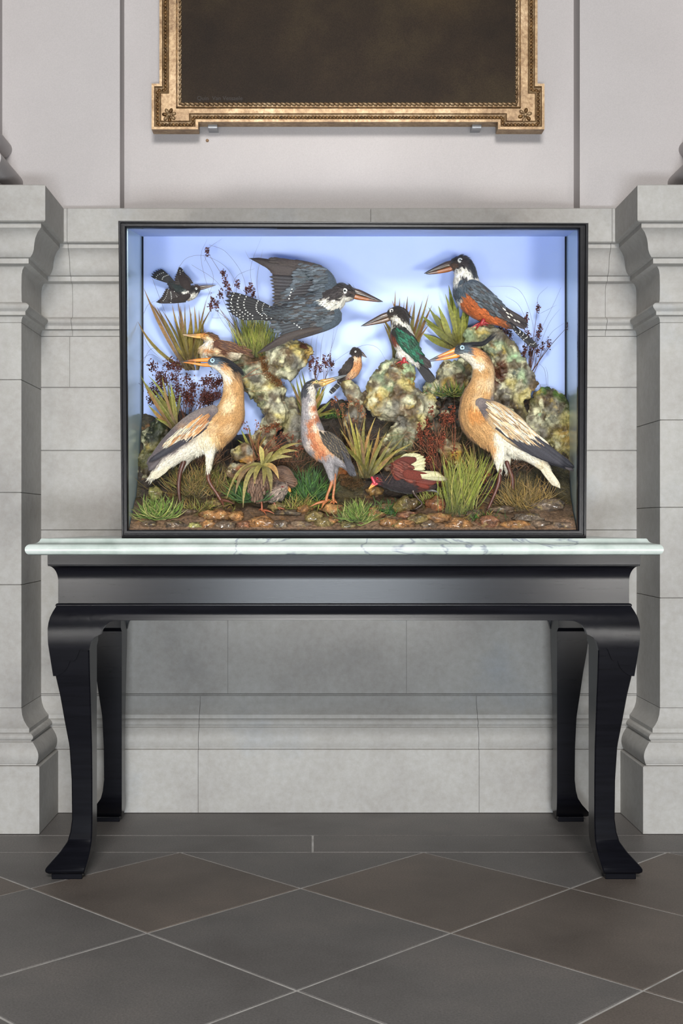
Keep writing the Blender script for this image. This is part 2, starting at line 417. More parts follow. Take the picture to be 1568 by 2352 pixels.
for k in range(-6, 8):
    for j in range(-8, 2):
        if (k+j) % 2: continue
        cx, cd = X0+HX_*k, D0+HD_*(j)
        cd2 = cd; poly = [(cx, cd2-2*HD_), (cx+HX_, cd2-HD_), (cx, cd2), (cx-HX_, cd2-HD_)]
        poly = clip(poly, lambda p: DB-p[1])
        if poly and max(p[1] for p in poly) > .5: tile(poly, m_tile2 if random.random() < .42 else m_tile)
# half tiles along the border
for k in range(-7, 8):
    cx = X0+HX_*k
    if (k+1) % 2 == 0: tile([(cx, DB), (cx+HX_, DB-HD_), (cx+2*HX_, DB)], m_tile if k % 4 else m_tile2)
for x0, x1 in ((-2.3, -.0026), (-.0026, 2.6)): tile([(x0, DB), (x1, DB), (x1, DB2), (x0, DB2)], m_tile)
for x0, x1 in ((XL+.05, XR-.05),): tile([(x0-.1, DB2), (x1+.1, DB2), (x1+.1, DS), (x0-.1, DS)], m_tile)

# ------------------------------------------------------------------ gilt framed painting
pr = empty('framed_painting', W(800, 297, 4.02), 'dark brown oil painting in a gilt frame with lugged corners above the bird case', 'painting')
DF = 4.0
C0 = [(366, -760), (366, 192), (348, 192), (348, 297), (455, 297), (455, 280), (1143, 280), (1143, 297), (1250, 297), (1250, 192), (1234, 192), (1234, -760)]
def offset_poly(P, d):
    n = len(P); out = []
    for i in range(n):
        a, p, c = Vector(P[i-1]), Vector(P[i]), Vector(P[(i+1) % n])
        e1 = (p-a).normalized(); e2 = (c-p).normalized()
        n1 = Vector((e1.y, -e1.x)); n2 = Vector((e2.y, -e2.x))       # px space, y down, traversed so that this points inwards
        out.append(p+(n1+n2)/(1+n1.dot(n2))*d)
    return [(v.x, v.y) for v in out]
levels = [(0, .05), (0, .0), (6, 0), (7, .010), (12, .014), (19, .009), (20.5, .003), (21.5, .007)]
V = []; n = len(C0)
for d, dy in levels: V += [W(x, y, DF)+Vector((0, dy, 0)) for x, y in offset_poly(C0, d)]
Fc = [[a*n+i, a*n+(i+1) % n, (a+1)*n+(i+1) % n, (a+1)*n+i] for a in range(len(levels)-1) for i in range(n)]
Fc.append([(len(levels)-1)*n+i for i in range(n)]); Fc.append([i for i in range(n)][::-1])
fr = make('frame', V, Fc, m_gold, pr, None, False)
# carved leaf ornament in the hollow
b = MB(); P = offset_poly(C0, 13)
for i in range(n):
    a, c = Vector(P[i]), Vector(P[(i+1) % n]); L_ = (c-a).length
    if a.y < -500 and c.y < -500: continue
    m = max(1, int(L_/8)); d = (c-a)/L_
    for k in range(m):
        q = a+d*(k+.5)*L_/m
        if q.y < -80: continue
        co = W(q.x, q.y, DF)+Vector((0, .0125, 0)); s = .0014
        R = np.array([[d.x, 0, -d.y], [0, 1, 0], [d.y, 0, d.x]]); ang = .7
        X = ICO1[0]*np.array([4.2, 3.0, 6.0])*s
        ca, sa = math.cos(ang), math.sin(ang); X = X @ np.array([[ca, 0, sa], [0, 1, 0], [-sa, 0, ca]])
        b.add(X @ R.T+np.array(co), ICO1[1])
b.build('leaf_moulding', m_golddark, pr, kind='stuff')
# inner rope moulding round the canvas
b = MB(); RP = [(413, -740), (413, 238), (1187, 238), (1187, -740)]
for a, c in zip(RP, RP[1:]+RP[:1]):
    a, c = Vector(a), Vector(c); L_ = (c-a).length; d = (c-a)/L_; m = int(L_/11)
    for k in range(m):
        q = a+d*(k+.5)*L_/m
        if q.y < -120: continue
        X = ICO1[0]*np.array([8.2, 3.6, 3.4])*.0014
        an = math.atan2(-d.y, d.x)-.35; ca, sa = math.cos(an), math.sin(an)
        X = np.column_stack([X[:, 0]*ca-X[:, 2]*sa, X[:, 1], X[:, 0]*sa+X[:, 2]*ca])
        b.add(X+np.array(W(q.x, q.y, DF)+Vector((0, .003, 0))), ICO1[1])
b.build('rope_moulding', m_gold, pr, kind='stuff')
b = MB()
for (x0, y0, x1, y1) in ((404, -745, 407, 247), (404, 244, 1196, 247), (1193, -745, 1196, 247), (404, -745, 1196, -742)):
    p, q = W(x0, y0, DF), W(x1, y1, DF); b.box(p.x, q.x, DF+.001, DF+.012, q.z, p.z, bev=.0012)
b.build('inner_fillet', m_golddark, pr)
p, q = W(416, -738, DF), W(1184, 235, DF)
b = MB(); b.box(p.x, q.x, DF+.0055, DF+.03, q.z, p.z); cv = make('canvas', np.vstack(b.V), b.F, m_canvas, pr, None, False)
# inscription along the lower edge of the canvas, hardly darker than the paint
def text_part(s, px, py, D, size, mat, parent, name):
    cu = bpy.data.curves.new(name, 'FONT'); cu.body = s; cu.size = size; cu.extrude = .0002
    t_ = bpy.data.objects.new('tmp', cu); COL.objects.link(t_); me = bpy.data.meshes.new_from_object(t_.evaluated_get(bpy.context.evaluated_depsgraph_get())); bpy.data.objects.remove(t_)
    o = bpy.data.objects.new(name, me); COL.objects.link(o); me.materials.clear(); me.materials.append(mat)
    o.parent = parent; o.location = W(px, py, D)-world_loc(parent); o.rotation_euler = (math.pi/2, 0, 0); return o
text_part('Quin  Van Vessaele', 452, 230, DF+.0054, .019, M_flat('dark_inscription', (30, 20, 14), .6), pr, 'inscription')
# corner rosettes
for (cx, cy) in ((388, 263), (1206, 263)):
    c = W(cx, cy, DF)+Vector((0, .005, 0)); s = .0014
    bb_ = MB(); X, Fq = ico((0, 0, 0), (4.5*s, 4*s, 4.5*s), 2); bb_.add(X+np.array(c)-np.array([0, .004, 0]), Fq)
    ro = bb_.build('rosette', m_gold, pr)
    npet = 7 if cx < 800 else 6
    for k in range(npet):
        a = 2*math.pi*k/npet+.3; X, Fq = ico((0, 0, 0), (6.2*s, 3.4*s, 4.6*s), 2)
        X[:, 1] += .35*np.abs(X[:, 2])
        X[:, 0] += 11*s; ca, sa = math.cos(a), math.sin(a)
        X = np.column_stack([X[:, 0]*ca-X[:, 2]*sa, X[:, 1], X[:, 0]*sa+X[:, 2]*ca])
        make('petal', X+np.array(c), Fq, m_golddark if k % 2 else m_gold, ro)
for cx, lab in ((489, 'small grey metal bracket under left end of the gilt frame'), (1093, 'small grey metal bracket under right end of the gilt frame')):
    p = W(cx, 286, 4.045); b = MB(); b.box(p.x-.0155, p.x+.0155, 4.03, DR+.002, p.z-.017, p.z-.013, bev=.001); b.box(p.x-.0155, p.x+.0155, 4.028, 4.031, p.z-.016, p.z+.006, bev=.0008)
    o = b.build('picture_bracket', m_metal, None, False, loc=(p.x, DR, p.z)); tag(o, lab, 'bracket', 'picture brackets')

# ------------------------------------------------------------------ black console table with marble top
TX = .0785; TY = 3.525
tb = empty('console_table', (TX, TY, 0), 'black ebonised console table with cabriole legs and a grey-veined marble top', 'table')
def rect_loft(name, rows, mat, parent, hx, hy, cap=True, auto=30, cx=TX, cy=TY):
    """rows: (outward offset, z), rings of a rectangle"""
    V = []
    for e, z in rows:
        V += [(cx-hx-e, cy-hy-e, z), (cx+hx+e, cy-hy-e, z), (cx+hx+e, cy+hy+e, z), (cx-hx-e, cy+hy+e, z)]
    Fc = [[a*4+i, a*4+(i+1) % 4, (a+1)*4+(i+1) % 4, (a+1)*4+i] for a in range(len(rows)-1) for i in range(4)]
    Fc += [[3, 2, 1, 0], [(len(rows)-1)*4+i for i in range(4)]]
    o = make(name, V, Fc, mat, parent, None, True); o.data.set_sharp_from_angle(angle=math.radians(auto)); return o
MT = [(-.006, .8444)]+[(-.013+.013*math.cos(a), .8585+.0141*math.sin(a)) for a in np.linspace(-math.pi/2, math.pi/2, 12)]+[(-.016, .8730), (-.022, .8742), (-.027, .8765), (-.031, .880), (-.033, .8845), (-.035, .8865)]
rect_loft('marble_top', MT, m_marble, tb, .8195, .375).data
tb.children[-1]['label'] = 'white grey-veined marble slab with a moulded edge'
rect_loft('top_moulding', [(0, .8185), (.0005, .819), (.0005, .8438), (0, .8443)], m_black, tb, .7685, .337)
FR = [(0, .7105), (0, .775)]+[(.022-.022*math.cos(a), .775+.040*math.sin(a)) for a in np.linspace(0, math.pi/2, 10)][1:]+[(.0225, .8185)]
rect_loft('frieze', FR, m_black, tb, .7465, .313)
rect_loft('bead', [(.001, .7068)]+[(.0005+.0055*math.cos(a), .7118+.005*math.sin(a)) for a in np.linspace(-1.5, 1.5, 9)]+[(.001, .7168)], m_black, tb, .7465, .313)
KX = .7640; KY = .331                                  # knee half sizes
raw = [(.7103, -.6616), (.700, -.668), (.6899, -.6752), (.675, -.681), (.6559, -.6843), (.635, -.6845), (.6105, -.6831), (.5288, -.6706), (.4743, -.6585), (.4062, -.6468), (.3382, -.6343), (.2474, -.6287), (.1452, -.6275), (.1112, -.6321), (.0885, -.6395), (.0658, -.6582), (.0431, -.6831), (.0330, -.694), (.0265, -.6978), (.020, -.6965), (.0155, -.690)]
ez = [(z, (x+.6843)/1.196) for z, x in raw]
zs_, es_ = np.array([a for a, _ in ez])[::-1], np.array([b_ for _, b_ in ez])[::-1]
def e_at(z): return float(np.interp(z, zs_, es_))
zz = sorted(set(list(np.linspace(.0155, .12, 26))+list(np.linspace(.12, .7103, 48))), reverse=True)
INX = .6625; INY = .195; 
for sx in (-1, 1):
    for sy in (-1, 1):
        V = []; Fc = []
        for z in zz:
            e = e_at(z); ox = KX-e; oy = KY-e
            f = max(0, min(1, (.10-z)/.085)); ix = INX+.012*f*f; iy = INY+.075*f*f+ (.02 if z < .6 else 0)
            c = .003
            for (x, y) in ((ox-c, oy), (ox, oy-c), (ox, iy), (ix, iy), (ix, oy-c), (ix+c, oy)):
                V.append((TX+sx*x, TY+sy*y, z))
        n = 6
        Fc = [[a*n+i, a*n+(i+1) % n, (a+1)*n+(i+1) % n, (a+1)*n+i] for a in range(len(zz)-1) for i in range(n)]+[list(range(n)), [(len(zz)-1)*n+i for i in range(n)][::-1]]
        if sx*sy < 0: Fc = [f[::-1] for f in Fc]
        lg = make('leg', V, Fc, m_black, tb); lg.data.set_sharp_from_angle(angle=math.radians(40))
        b = MB(); x0, x1 = sorted((TX+sx*(INX+.018), TX+sx*(KX-.004))); y0, y1 = sorted((TY+sy*(INY+.09), TY+sy*(KY+.001)))
        b.box(x0, x1, y0, y1, 0, .0155, bev=.002); b.build('foot_pad', m_black, lg, False)
# skirt with scalloped lappets over the knees, front and back, and side skirts
edge = [(128, 1553), (137, 1549), (146, 1543), (153, 1536), (158, 1527), (161, 1518), (168, 1519), (175, 1514), (180, 1503), (184, 1492), (189, 1488), (194, 1491), (199, 1494), (206, 1493), (208, 1484), (211, 1473), (219, 1463), (228, 1458), (233, 1456), (236, 1446), (243, 1436), (254, 1428), (266, 1425.5), (290, 1424.5)]
ex = [-(((px-VX)/F*3.2)-TX) for px, _ in edge]; ezb = [H-(py-VY)/F*3.2 for _, py in edge]
ex = [KX-(ex[0]-v)*1.0 if False else v for v in ex]
def zb(x):
    ax = abs(x); return float(np.interp(ax, ex[::-1], ezb[::-1]))
def skirt(name, sy):
    xs = sorted(set([-v for v in ex]+ex+list(np.linspace(-.5, .5, 21))+[-.7605, .7605]))
    V = []; Fc = []; rows = 14; n = len(xs)
    for lay in (0, 1):
        for x in xs:
            z1 = zb(x)
            for r in range(rows):
                z = .7095+(z1-.7095)*r/(rows-1)
                e = e_at(z); y = KY-e+.005-(0 if lay == 0 else .02)
                xo = math.copysign(min(abs(x), KX-e+.005), x)
                if abs(x) > .755: xo = math.copysign(KX-e+.005, x)
                V.append((TX+xo, TY+sy*y, z))
    def id_(l, i, r): return l*n*rows+i*rows+r
    for i in range(n-1):
        for r in range(rows-1):
            Fc.append([id_(0, i, r), id_(0, i, r+1), id_(0, i+1, r+1), id_(0, i+1, r)])
            Fc.append([id_(1, i, r), id_(1, i+1, r), id_(1, i+1, r+1), id_(1, i, r+1)])
        Fc.append([id_(0, i, rows-1), id_(1, i, rows-1), id_(1, i+1, rows-1), id_(0, i+1, rows-1)])
        Fc.append([id_(0, i, 0), id_(0, i+1, 0), id_(1, i+1, 0), id_(1, i, 0)])
    for i in (0, n-1):
        for r in range(rows-1): Fc.append([id_(0, i, r), id_(1, i, r), id_(1, i, r+1), id_(0, i, r+1)])
    o = make(name, V, Fc, m_black, tb); o.data.set_sharp_from_angle(angle=math.radians(45)); return o
skirt('skirt', -1); skirt('skirt', 1)
for sx in (-1, 1):
    V = []; zs2 = np.linspace(.7095, .672, 8)
    for lay in (0, 1):
        for yy in (-.20, .20):
            for z in zs2: V.append((TX+sx*(KX-e_at(z)-(0 if lay == 0 else .02)), TY+yy, z))
    Fc = []
    for r in range(7): Fc += [[r, r+1, 8+r+1, 8+r], [16+r, 24+r, 24+r+1, 16+r+1]]
    Fc += [[7, 23, 31, 15], [0, 8, 24, 16]]
    make('side_skirt', V, Fc, m_black, tb)

# ------------------------------------------------------------------ glazed case
DC = 3.25; DBK = DC/.925
cs = empty('display_case', (W(811, 1238, DC).x, 3.38, .887), 'black framed glass display case lined in pale blue, standing on marble table top', 'display case')
O = [(272, 508), (1350, 513), (1345, 1236), (280, 1236)]; I = [(290, 523), (1328, 526), (1326, 1217), (294, 1217)]
def lerp2(a, c, t): return (a[0]+(c[0]-a[0])*t, a[1]+(c[1]-a[1])*t)
prof = [(0, .014), (0, -.004), (.10, -.008), (.30, -.008), (.36, -.003), (.5, -.003), (.56, -.007), (.86, -.007), (1, -.002), (1, .014)]
for i in range(4):
    j = (i+1) % 4; V = []
    for a, bq in ((O[i], I[i]), (O[j], I[j])):
        for t, dy in prof: V.append(W(*lerp2(a, bq, t), DC)+Vector((0, dy, 0)))
    k = len(prof); Fc = [[r, (r+1) % k, k+(r+1) % k, k+r] for r in range(k)]+[list(range(k))[::-1], [k+r for r in range(k)]]
    o = make('frame_bar', V, Fc, m_casewood, cs); o.data.set_sharp_from_angle(angle=math.radians(30))
xl0, xr0 = W(292, 0, DC).x, W(1328, 0, DC).x; xl1, xr1 = W(326, 0, DBK).x, W(1300, 0, DBK).x
zt0, zt1 = W(0, 523, DC).z, W(0, 543, DBK).z; zb0 = .889
def slab(name, pts, thick, mat):
    """pts: inner quad; thick: vector outwards"""
    V = [Vector(p) for p in pts]+[Vector(p)+Vector(thick) for p in pts]
    return make(name, V, [[0, 1, 2, 3], [7, 6, 5, 4], [0, 4, 5, 1], [1, 5, 6, 2], [2, 6, 7, 3], [3, 7, 4, 0]], mat, cs, None, False)
yf = DC+.012
slab('back_panel', [(xl1-.02, DBK, zb0), (xr1+.008, DBK, zb0), (xr1+.008, DBK, zt1+.01), (xl1-.02, DBK, zt1+.01)], (0, .008, 0), m_sky)['label'] = 'pale sky blue painted backing'
slab('side_panel', [(xl0, yf, zb0), (xl0, yf, zt0), (xl1, DBK, zt1), (xl1, DBK, zb0)], (-.014, 0, 0), m_skyside)
slab('side_panel', [(xr0, yf, zb0), (xr1, DBK, zb0), (xr1, DBK, zt1), (xr0, yf, zt0)], (.014, 0, 0), m_skyside)
slab('ceiling_panel', [(xl0-.01, yf, zt0), (xr0+.01, yf, zt0), (xr1+.008, DBK, zt1), (xl1-.01, DBK, zt1)], (0, 0, .010), m_sky)
slab('base_board', [(xl0-.012, yf, zb0), (xr0+.012, yf, zb0), (xr1+.012, DBK+.006, zb0), (xl1-.012, DBK+.006, zb0)], (0, 0, -.002), m_casewood)
b = MB(); b.box(xl1-.001, xl1+.0045, DBK-.006, DBK-.0005, zb0, zt1-.002); b.build('corner_post', m_casewood, cs, False)
b = MB(); b.box(xr1-.0045, xr1+.001, DBK-.006, DBK-.0005, zb0, zt1-.002); b.build('corner_post', m_casewood, cs, False)
p, q = W(291, 524, DC), W(1327, 1216, DC)
b = MB(); b.box(p.x+.001, q.x-.001, DC+.0035, DC+.0055, q.z, p.z); make('glass_pane', np.vstack(b.V), b.F, m_glass, cs, None, False)
#PART2
# ------------------------------------------------------------------ groundwork inside the case
BT = [(290, 945), (340, 950), (420, 935), (560, 1000), (700, 950), (760, 905), (830, 930), (1000, 905), (1160, 920), (1240, 900), (1300, 905), (1340, 940)]
GP = [(3.255, 1222), (3.275, 1208), (3.30, 1192), (3.34, 1168), (3.39, 1140), (3.42, 1100), (3.455, 1035), (3.49, 975), (3.515, 950)]
def gpy(px, D):
    """picture row of the ground at depth D"""
    y = float(np.interp(D, [a for a, _ in GP], [c for _, c in GP]))
    bt = float(np.interp(px, [a for a, _ in BT], [c for _, c in BT]))
    k = max(0, min(1, (D-3.40)/.115))
    return y+(bt-950)*k
def gz(x, D):
    px = VX+x*F/D
    return H-(gpy(px, D)-VY)/F*D
nx, ny = 250, 62
V = []; C = []
for j in range(ny):
    D = 3.2665+(DBK-.0045-3.2665)*j/(ny-1)
    for i in range(nx):
        tt = j/(ny-1); x = (xl0+.003)*(1-tt)+(xl1+.003)*tt + ((xr0-.003)*(1-tt)+(xr1-.003)*tt-(xl0+.003)*(1-tt)-(xl1+.003)*tt)*i/(nx-1)
        z = gz(x, D)
        nz = noise.fractal(Vector((x*26, D*26, 3)), 1.0, 2.0, 4)
        n2 = noise.noise(Vector((x*9, D*9, 8)))
        am = .004+.010*min(1, max(0, (D-3.30)/.12))
        V.append((x, D, max(.8905, z+nz*am+n2*am*.8)))
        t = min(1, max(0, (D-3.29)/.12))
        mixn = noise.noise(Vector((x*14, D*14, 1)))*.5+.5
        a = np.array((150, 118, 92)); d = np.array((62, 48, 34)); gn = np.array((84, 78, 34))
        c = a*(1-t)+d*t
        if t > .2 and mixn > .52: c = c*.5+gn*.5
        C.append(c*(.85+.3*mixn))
n0 = len(V)
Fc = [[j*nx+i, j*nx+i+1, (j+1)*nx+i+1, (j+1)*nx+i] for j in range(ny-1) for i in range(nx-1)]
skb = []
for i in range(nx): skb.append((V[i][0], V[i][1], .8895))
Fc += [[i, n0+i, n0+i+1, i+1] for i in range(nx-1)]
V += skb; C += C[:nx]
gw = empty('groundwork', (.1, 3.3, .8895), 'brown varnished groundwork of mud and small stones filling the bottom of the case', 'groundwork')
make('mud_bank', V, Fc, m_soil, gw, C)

def disp_rock(V, N, amp, freq, seed):
    out = V.copy()
    for i in range(len(V)):
        p = Vector(V[i]*freq)+Vector((seed*3.1, seed*1.7, seed))
        d = noise.fractal(p, .8, 2.1, 5)+1.1*(.28-abs(noise.noise(p*1.1)))+.5*(.25-abs(noise.noise(p*2.9)))
        out[i] = V[i]+N[i]*d*amp
    return out
def idw(P, S, pw=3.0, chunk=4000):
    """colours at picture-plane points P (n x 2) from samples (x, y, rgb)"""
    A = np.array([[s[0], s[1]] for s in S], float); Cc = np.array([s[2] for s in S], float)
    out = np.empty((len(P), 3))
    for i in range(0, len(P), chunk):
        d2 = ((P[i:i+chunk, None, :]-A[None])**2).sum(2)+.6
        w = d2**(-pw); out[i:i+chunk] = (w[:, :, None]*Cc[None]).sum(1)/w.sum(1)[:, None]
    return out
def pxof(V, D):
    return np.column_stack([VX+V[:, 0]*F/D, VY-(V[:, 2]-H)*F/D])

CREAM = (222, 216, 180); YEL = (222, 204, 128); GRN = (184, 204, 158); DGR = (136, 138, 98); BRN = (146, 114, 80); GRY = (158, 150, 134); OCH = (204, 166, 84); WHT = (220, 214, 182)
def rock(label, D, chains, samples, k=.8, vox=.0034, amp=.012, freq=27, seed=1, parent=None, name='rock_outcrop', mat=None):
    mb = MB()
    for ch in chains:
        P = [W(x, y, D+dy) for x, y, r, dy in ch]; R = [r*1.14*D/F for _, _, r, _ in ch]
        V, Fc = tube(P, R, k, 14, 12); mb.add(V, Fc)
    V, Fc, N = remesh(mb, vox, 2)
    V = disp_rock(V, N, amp, freq, seed)
    V[:, 1] = np.minimum(V[:, 1], DBK-.004); V[:, 2] = np.maximum(V[:, 2], .8905)
    nzv = np.array([noise.noise(Vector(v*30)) for v in V])[:, None]
    C = idw(pxof(V, D)+nzv*9, samples, 2.2)*(.82+.25*nzv)
    bd = np.clip(np.array([noise.noise(Vector(v*34)+Vector((5, 9, seed))) for v in V])*3-.35, 0, .8)[:, None]
    C = np.clip(C*(1-bd)+np.array((92, 76, 54))*bd, 0, 255)
    i = V[:, 2].argmin()
    loc = (V[:, 0].mean(), V[:, 1].mean(), V[i, 2])
    if parent is not None: return make(name, V, Fc, mat or m_rock, parent, C)
    o = make(name, V, Fc, mat or m_rock, None, C, loc=loc); return tag(o, label, 'rock', 'painted rocks in the case')
rock('pale green craggy rock ledge under the lower wing of flying kingfisher', 3.465,
     [[(622, 848, 26, -.01), (655, 826, 38, -.015), (690, 812, 24, -.01), (706, 806, 10, -.01)], [(556, 838, 26, .01), (580, 868, 34, 0), (608, 885, 26, 0), (606, 850, 28, 0)],
      [(612, 880, 26, 0), (622, 920, 32, 0), (634, 950, 27, -.005), (618, 985, 18, 0), (600, 1040, 34, .01)], [(660, 930, 16, .02), (690, 1000, 34, .02)]],
     [(625, 830, WHT), (640, 812, CREAM), (652, 838, GRN), (660, 822, BRN), (672, 835, GRY), (690, 812, YEL), (705, 820, OCH), (640, 862, CREAM), (665, 862, CREAM), (690, 845, WHT), (575, 832, BRN), (560, 850, GRN), (585, 855, CREAM), (585, 870, GRY), (605, 865, CREAM), (570, 890, YEL), (560, 905, DGR), (620, 890, YEL), (605, 915, DGR), (622, 910, WHT), (630, 918, GRY), (640, 915, CREAM), (640, 945, WHT), (637, 962, YEL), (620, 970, CREAM), (600, 1010, BRN), (690, 980, GRY), (560, 960, BRN)], seed=1)
rock('small yellow-grey rock post under the little orange-breasted kingfisher', 3.455,
     [[(798, 884, 13, -.005), (806, 898, 17, 0), (818, 925, 18, 0), (815, 955, 20, 0), (812, 1000, 30, .01)], [(826, 935, 12, 0), (842, 905, 8, 0)]],
     [(795, 885, YEL), (810, 890, CREAM), (800, 905, GRY), (805, 920, BRN), (820, 912, WHT), (825, 930, BRN), (815, 950, GRY), (840, 905, BRN), (815, 990, (60, 46, 34))], seed=2, vox=.0035, amp=.007)
rock('large green and yellow rock under the green-backed kingfisher', 3.435,
     [[(893, 848, 18, 0), (918, 848, 20, 0), (930, 862, 22, 0)], [(905, 868, 30, 0), (880, 895, 34, 0), (880, 920, 30, 0), (905, 935, 30, 0)], [(915, 890, 34, 0), (940, 935, 34, -.005), (955, 960, 24, -.005), (946, 985, 20, 0)], [(960, 920, 18, .005), (985, 918, 16, 0), (985, 945, 15, .005)], [(920, 1000, 26, .01), (900, 1050, 40, .015)]],
     [(890, 838, GRN), (900, 842, GRY), (915, 855, CREAM), (932, 852, GRN), (945, 880, OCH), (930, 885, YEL), (905, 868, BRN), (885, 875, GRN), (862, 895, CREAM), (868, 915, OCH), (880, 905, YEL), (890, 890, (150, 190, 140)), (905, 905, BRN), (920, 912, BRN), (905, 930, GRY), (885, 935, WHT), (930, 920, CREAM), (945, 925, DGR), (960, 940, WHT), (935, 950, BRN), (955, 965, YEL), (940, 985, CREAM), (920, 965, GRY), (990, 910, YEL), (985, 930, CREAM), (960, 905, GRY), (920, 1010, DGR), (890, 1060, BRN)], seed=3)
rock('low mossy green rock behind the beak of the right heron', 3.475,
     [[(1028, 850, 18, 0), (1062, 850, 20, 0), (1095, 866, 22, 0)], [(1020, 876, 16, 0), (1060, 884, 22, 0), (985, 892, 14, 0)], [(1040, 910, 20, .01), (1030, 960, 40, .015)]],
     [(1020, 842, CREAM), (1045, 836, DGR), (1030, 855, WHT), (1070, 845, GRN), (1090, 850, YEL), (1050, 868, BRN), (1030, 880, OCH), (1080, 880, GRY), (980, 890, CREAM), (1000, 885, GRY), (1030, 930, (50, 40, 30))], seed=4)
rock('tall arched rock under the chestnut-bellied kingfisher', 3.465,
     [[(1092, 772, 20, 0), (1118, 768, 22, 0), (1142, 800, 30, 0), (1166, 838, 34, 0), (1188, 872, 28, 0), (1200, 898, 16, 0)], [(1185, 880, 24, 0), (1150, 892, 28, 0), (1120, 890, 26, .005)], [(1090, 782, 18, .005), (1080, 830, 22, .01), (1090, 880, 26, .01)], [(1210, 868, 14, 0), (1222, 885, 12, 0)], [(1160, 930, 40, .01), (1150, 990, 50, .015)]],
     [(1080, 772, GRN), (1095, 765, YEL), (1110, 758, CREAM), (1115, 775, DGR), (1135, 775, GRY), (1140, 800, GRN), (1155, 810, DGR), (1150, 825, WHT), (1175, 830, GRN), (1170, 850, CREAM), (1180, 860, (96, 104, 92)), (1195, 870, GRN), (1195, 890, CREAM), (1170, 880, YEL), (1150, 845, (110, 62, 36)), (1140, 870, (96, 50, 28)), (1150, 895, GRY), (1120, 890, BRN), (1205, 905, YEL), (1215, 870, GRY), (1225, 885, BRN), (1160, 940, (70, 56, 40))], seed=5)
rock('tall yellow rock with a mossy top in the right corner of the case', 3.47,
     [[(1258, 915, 24, 0), (1275, 950, 34, 0), (1290, 1000, 32, 0), (1292, 1050, 32, 0), (1280, 1095, 28, -.01), (1262, 1140, 26, -.02)], [(1240, 930, 20, .01), (1235, 1000, 40, .015)], [(1252, 1100, 20, -.01), (1245, 1135, 18, -.02)]],
     [(1250, 893, (92, 130, 50)), (1275, 905, (96, 124, 48)), (1295, 930, (110, 120, 60)), (1255, 915, BRN), (1270, 935, GRY), (1290, 960, YEL), (1245, 960, CREAM), (1290, 1000, OCH), (1270, 1010, YEL), (1290, 1060, YEL), (1265, 1090, OCH), (1255, 1120, (196, 150, 40)), (1300, 1100, BRN), (1250, 1145, BRN), (1235, 1000, GRY), (1300, 1140, (84, 56, 40))], seed=6)
rock('dark mossy rock in the left corner behind the tail of the left heron', 3.455,
     [[(372, 985, 22, 0), (356, 1010, 24, 0), (345, 1045, 20, 0), (348, 1090, 26, 0)], [(400, 1000, 26, .01), (390, 1060, 40, .01)]],
     [(372, 968, (70, 78, 44)), (350, 1000, (62, 66, 44)), (345, 1030, (150, 140, 84)), (350, 1060, (120, 116, 70)), (345, 1100, (96, 80, 54)), (400, 1010, (60, 54, 38))], seed=7)
rock('yellow-brown rock lump behind the drooping leaves over the brown rail', 3.37,
     [[(545, 1042, 14, 0), (560, 1040, 18, 0), (572, 1052, 15, 0)]], [(545, 1030, YEL), (560, 1035, BRN), (575, 1040, GRY), (560, 1055, (196, 140, 50)), (572, 1060, (210, 140, 60))], seed=8, vox=.003, amp=.006, freq=40)
rock('rusty rock lump between the left heron and the brown rail', 3.355,
     [[(538, 1082, 16, 0), (556, 1088, 19, 0), (566, 1104, 14, 0)]], [(540, 1070, CREAM), (550, 1085, (176, 96, 52)), (560, 1095, BRN), (570, 1105, (150, 90, 50))], seed=9, vox=.003, amp=.006, freq=40, mat=m_stoneb)
rock('rounded olive brown stone in front of the red-winged bird', 3.315,
     [[(915, 1166, 13, 0), (932, 1158, 17, 0), (944, 1156, 13, 0)]], [(915, 1160, (140, 120, 50)), (932, 1150, (150, 132, 60)), (945, 1165, (120, 90, 40))], seed=10, vox=.003, amp=.004, freq=50, mat=m_stoneb)
rock('pale yellow lump behind the grass right of the red-winged bird', 3.40,
     [[(1025, 1028, 18, 0), (1040, 1035, 20, 0), (1044, 1056, 18, 0)]], [(1025, 1020, (170, 140, 100)), (1040, 1030, (190, 160, 110)), (1045, 1055, (200, 150, 50)), (1030, 1060, BRN)], seed=11, vox=.003, amp=.006, freq=40)
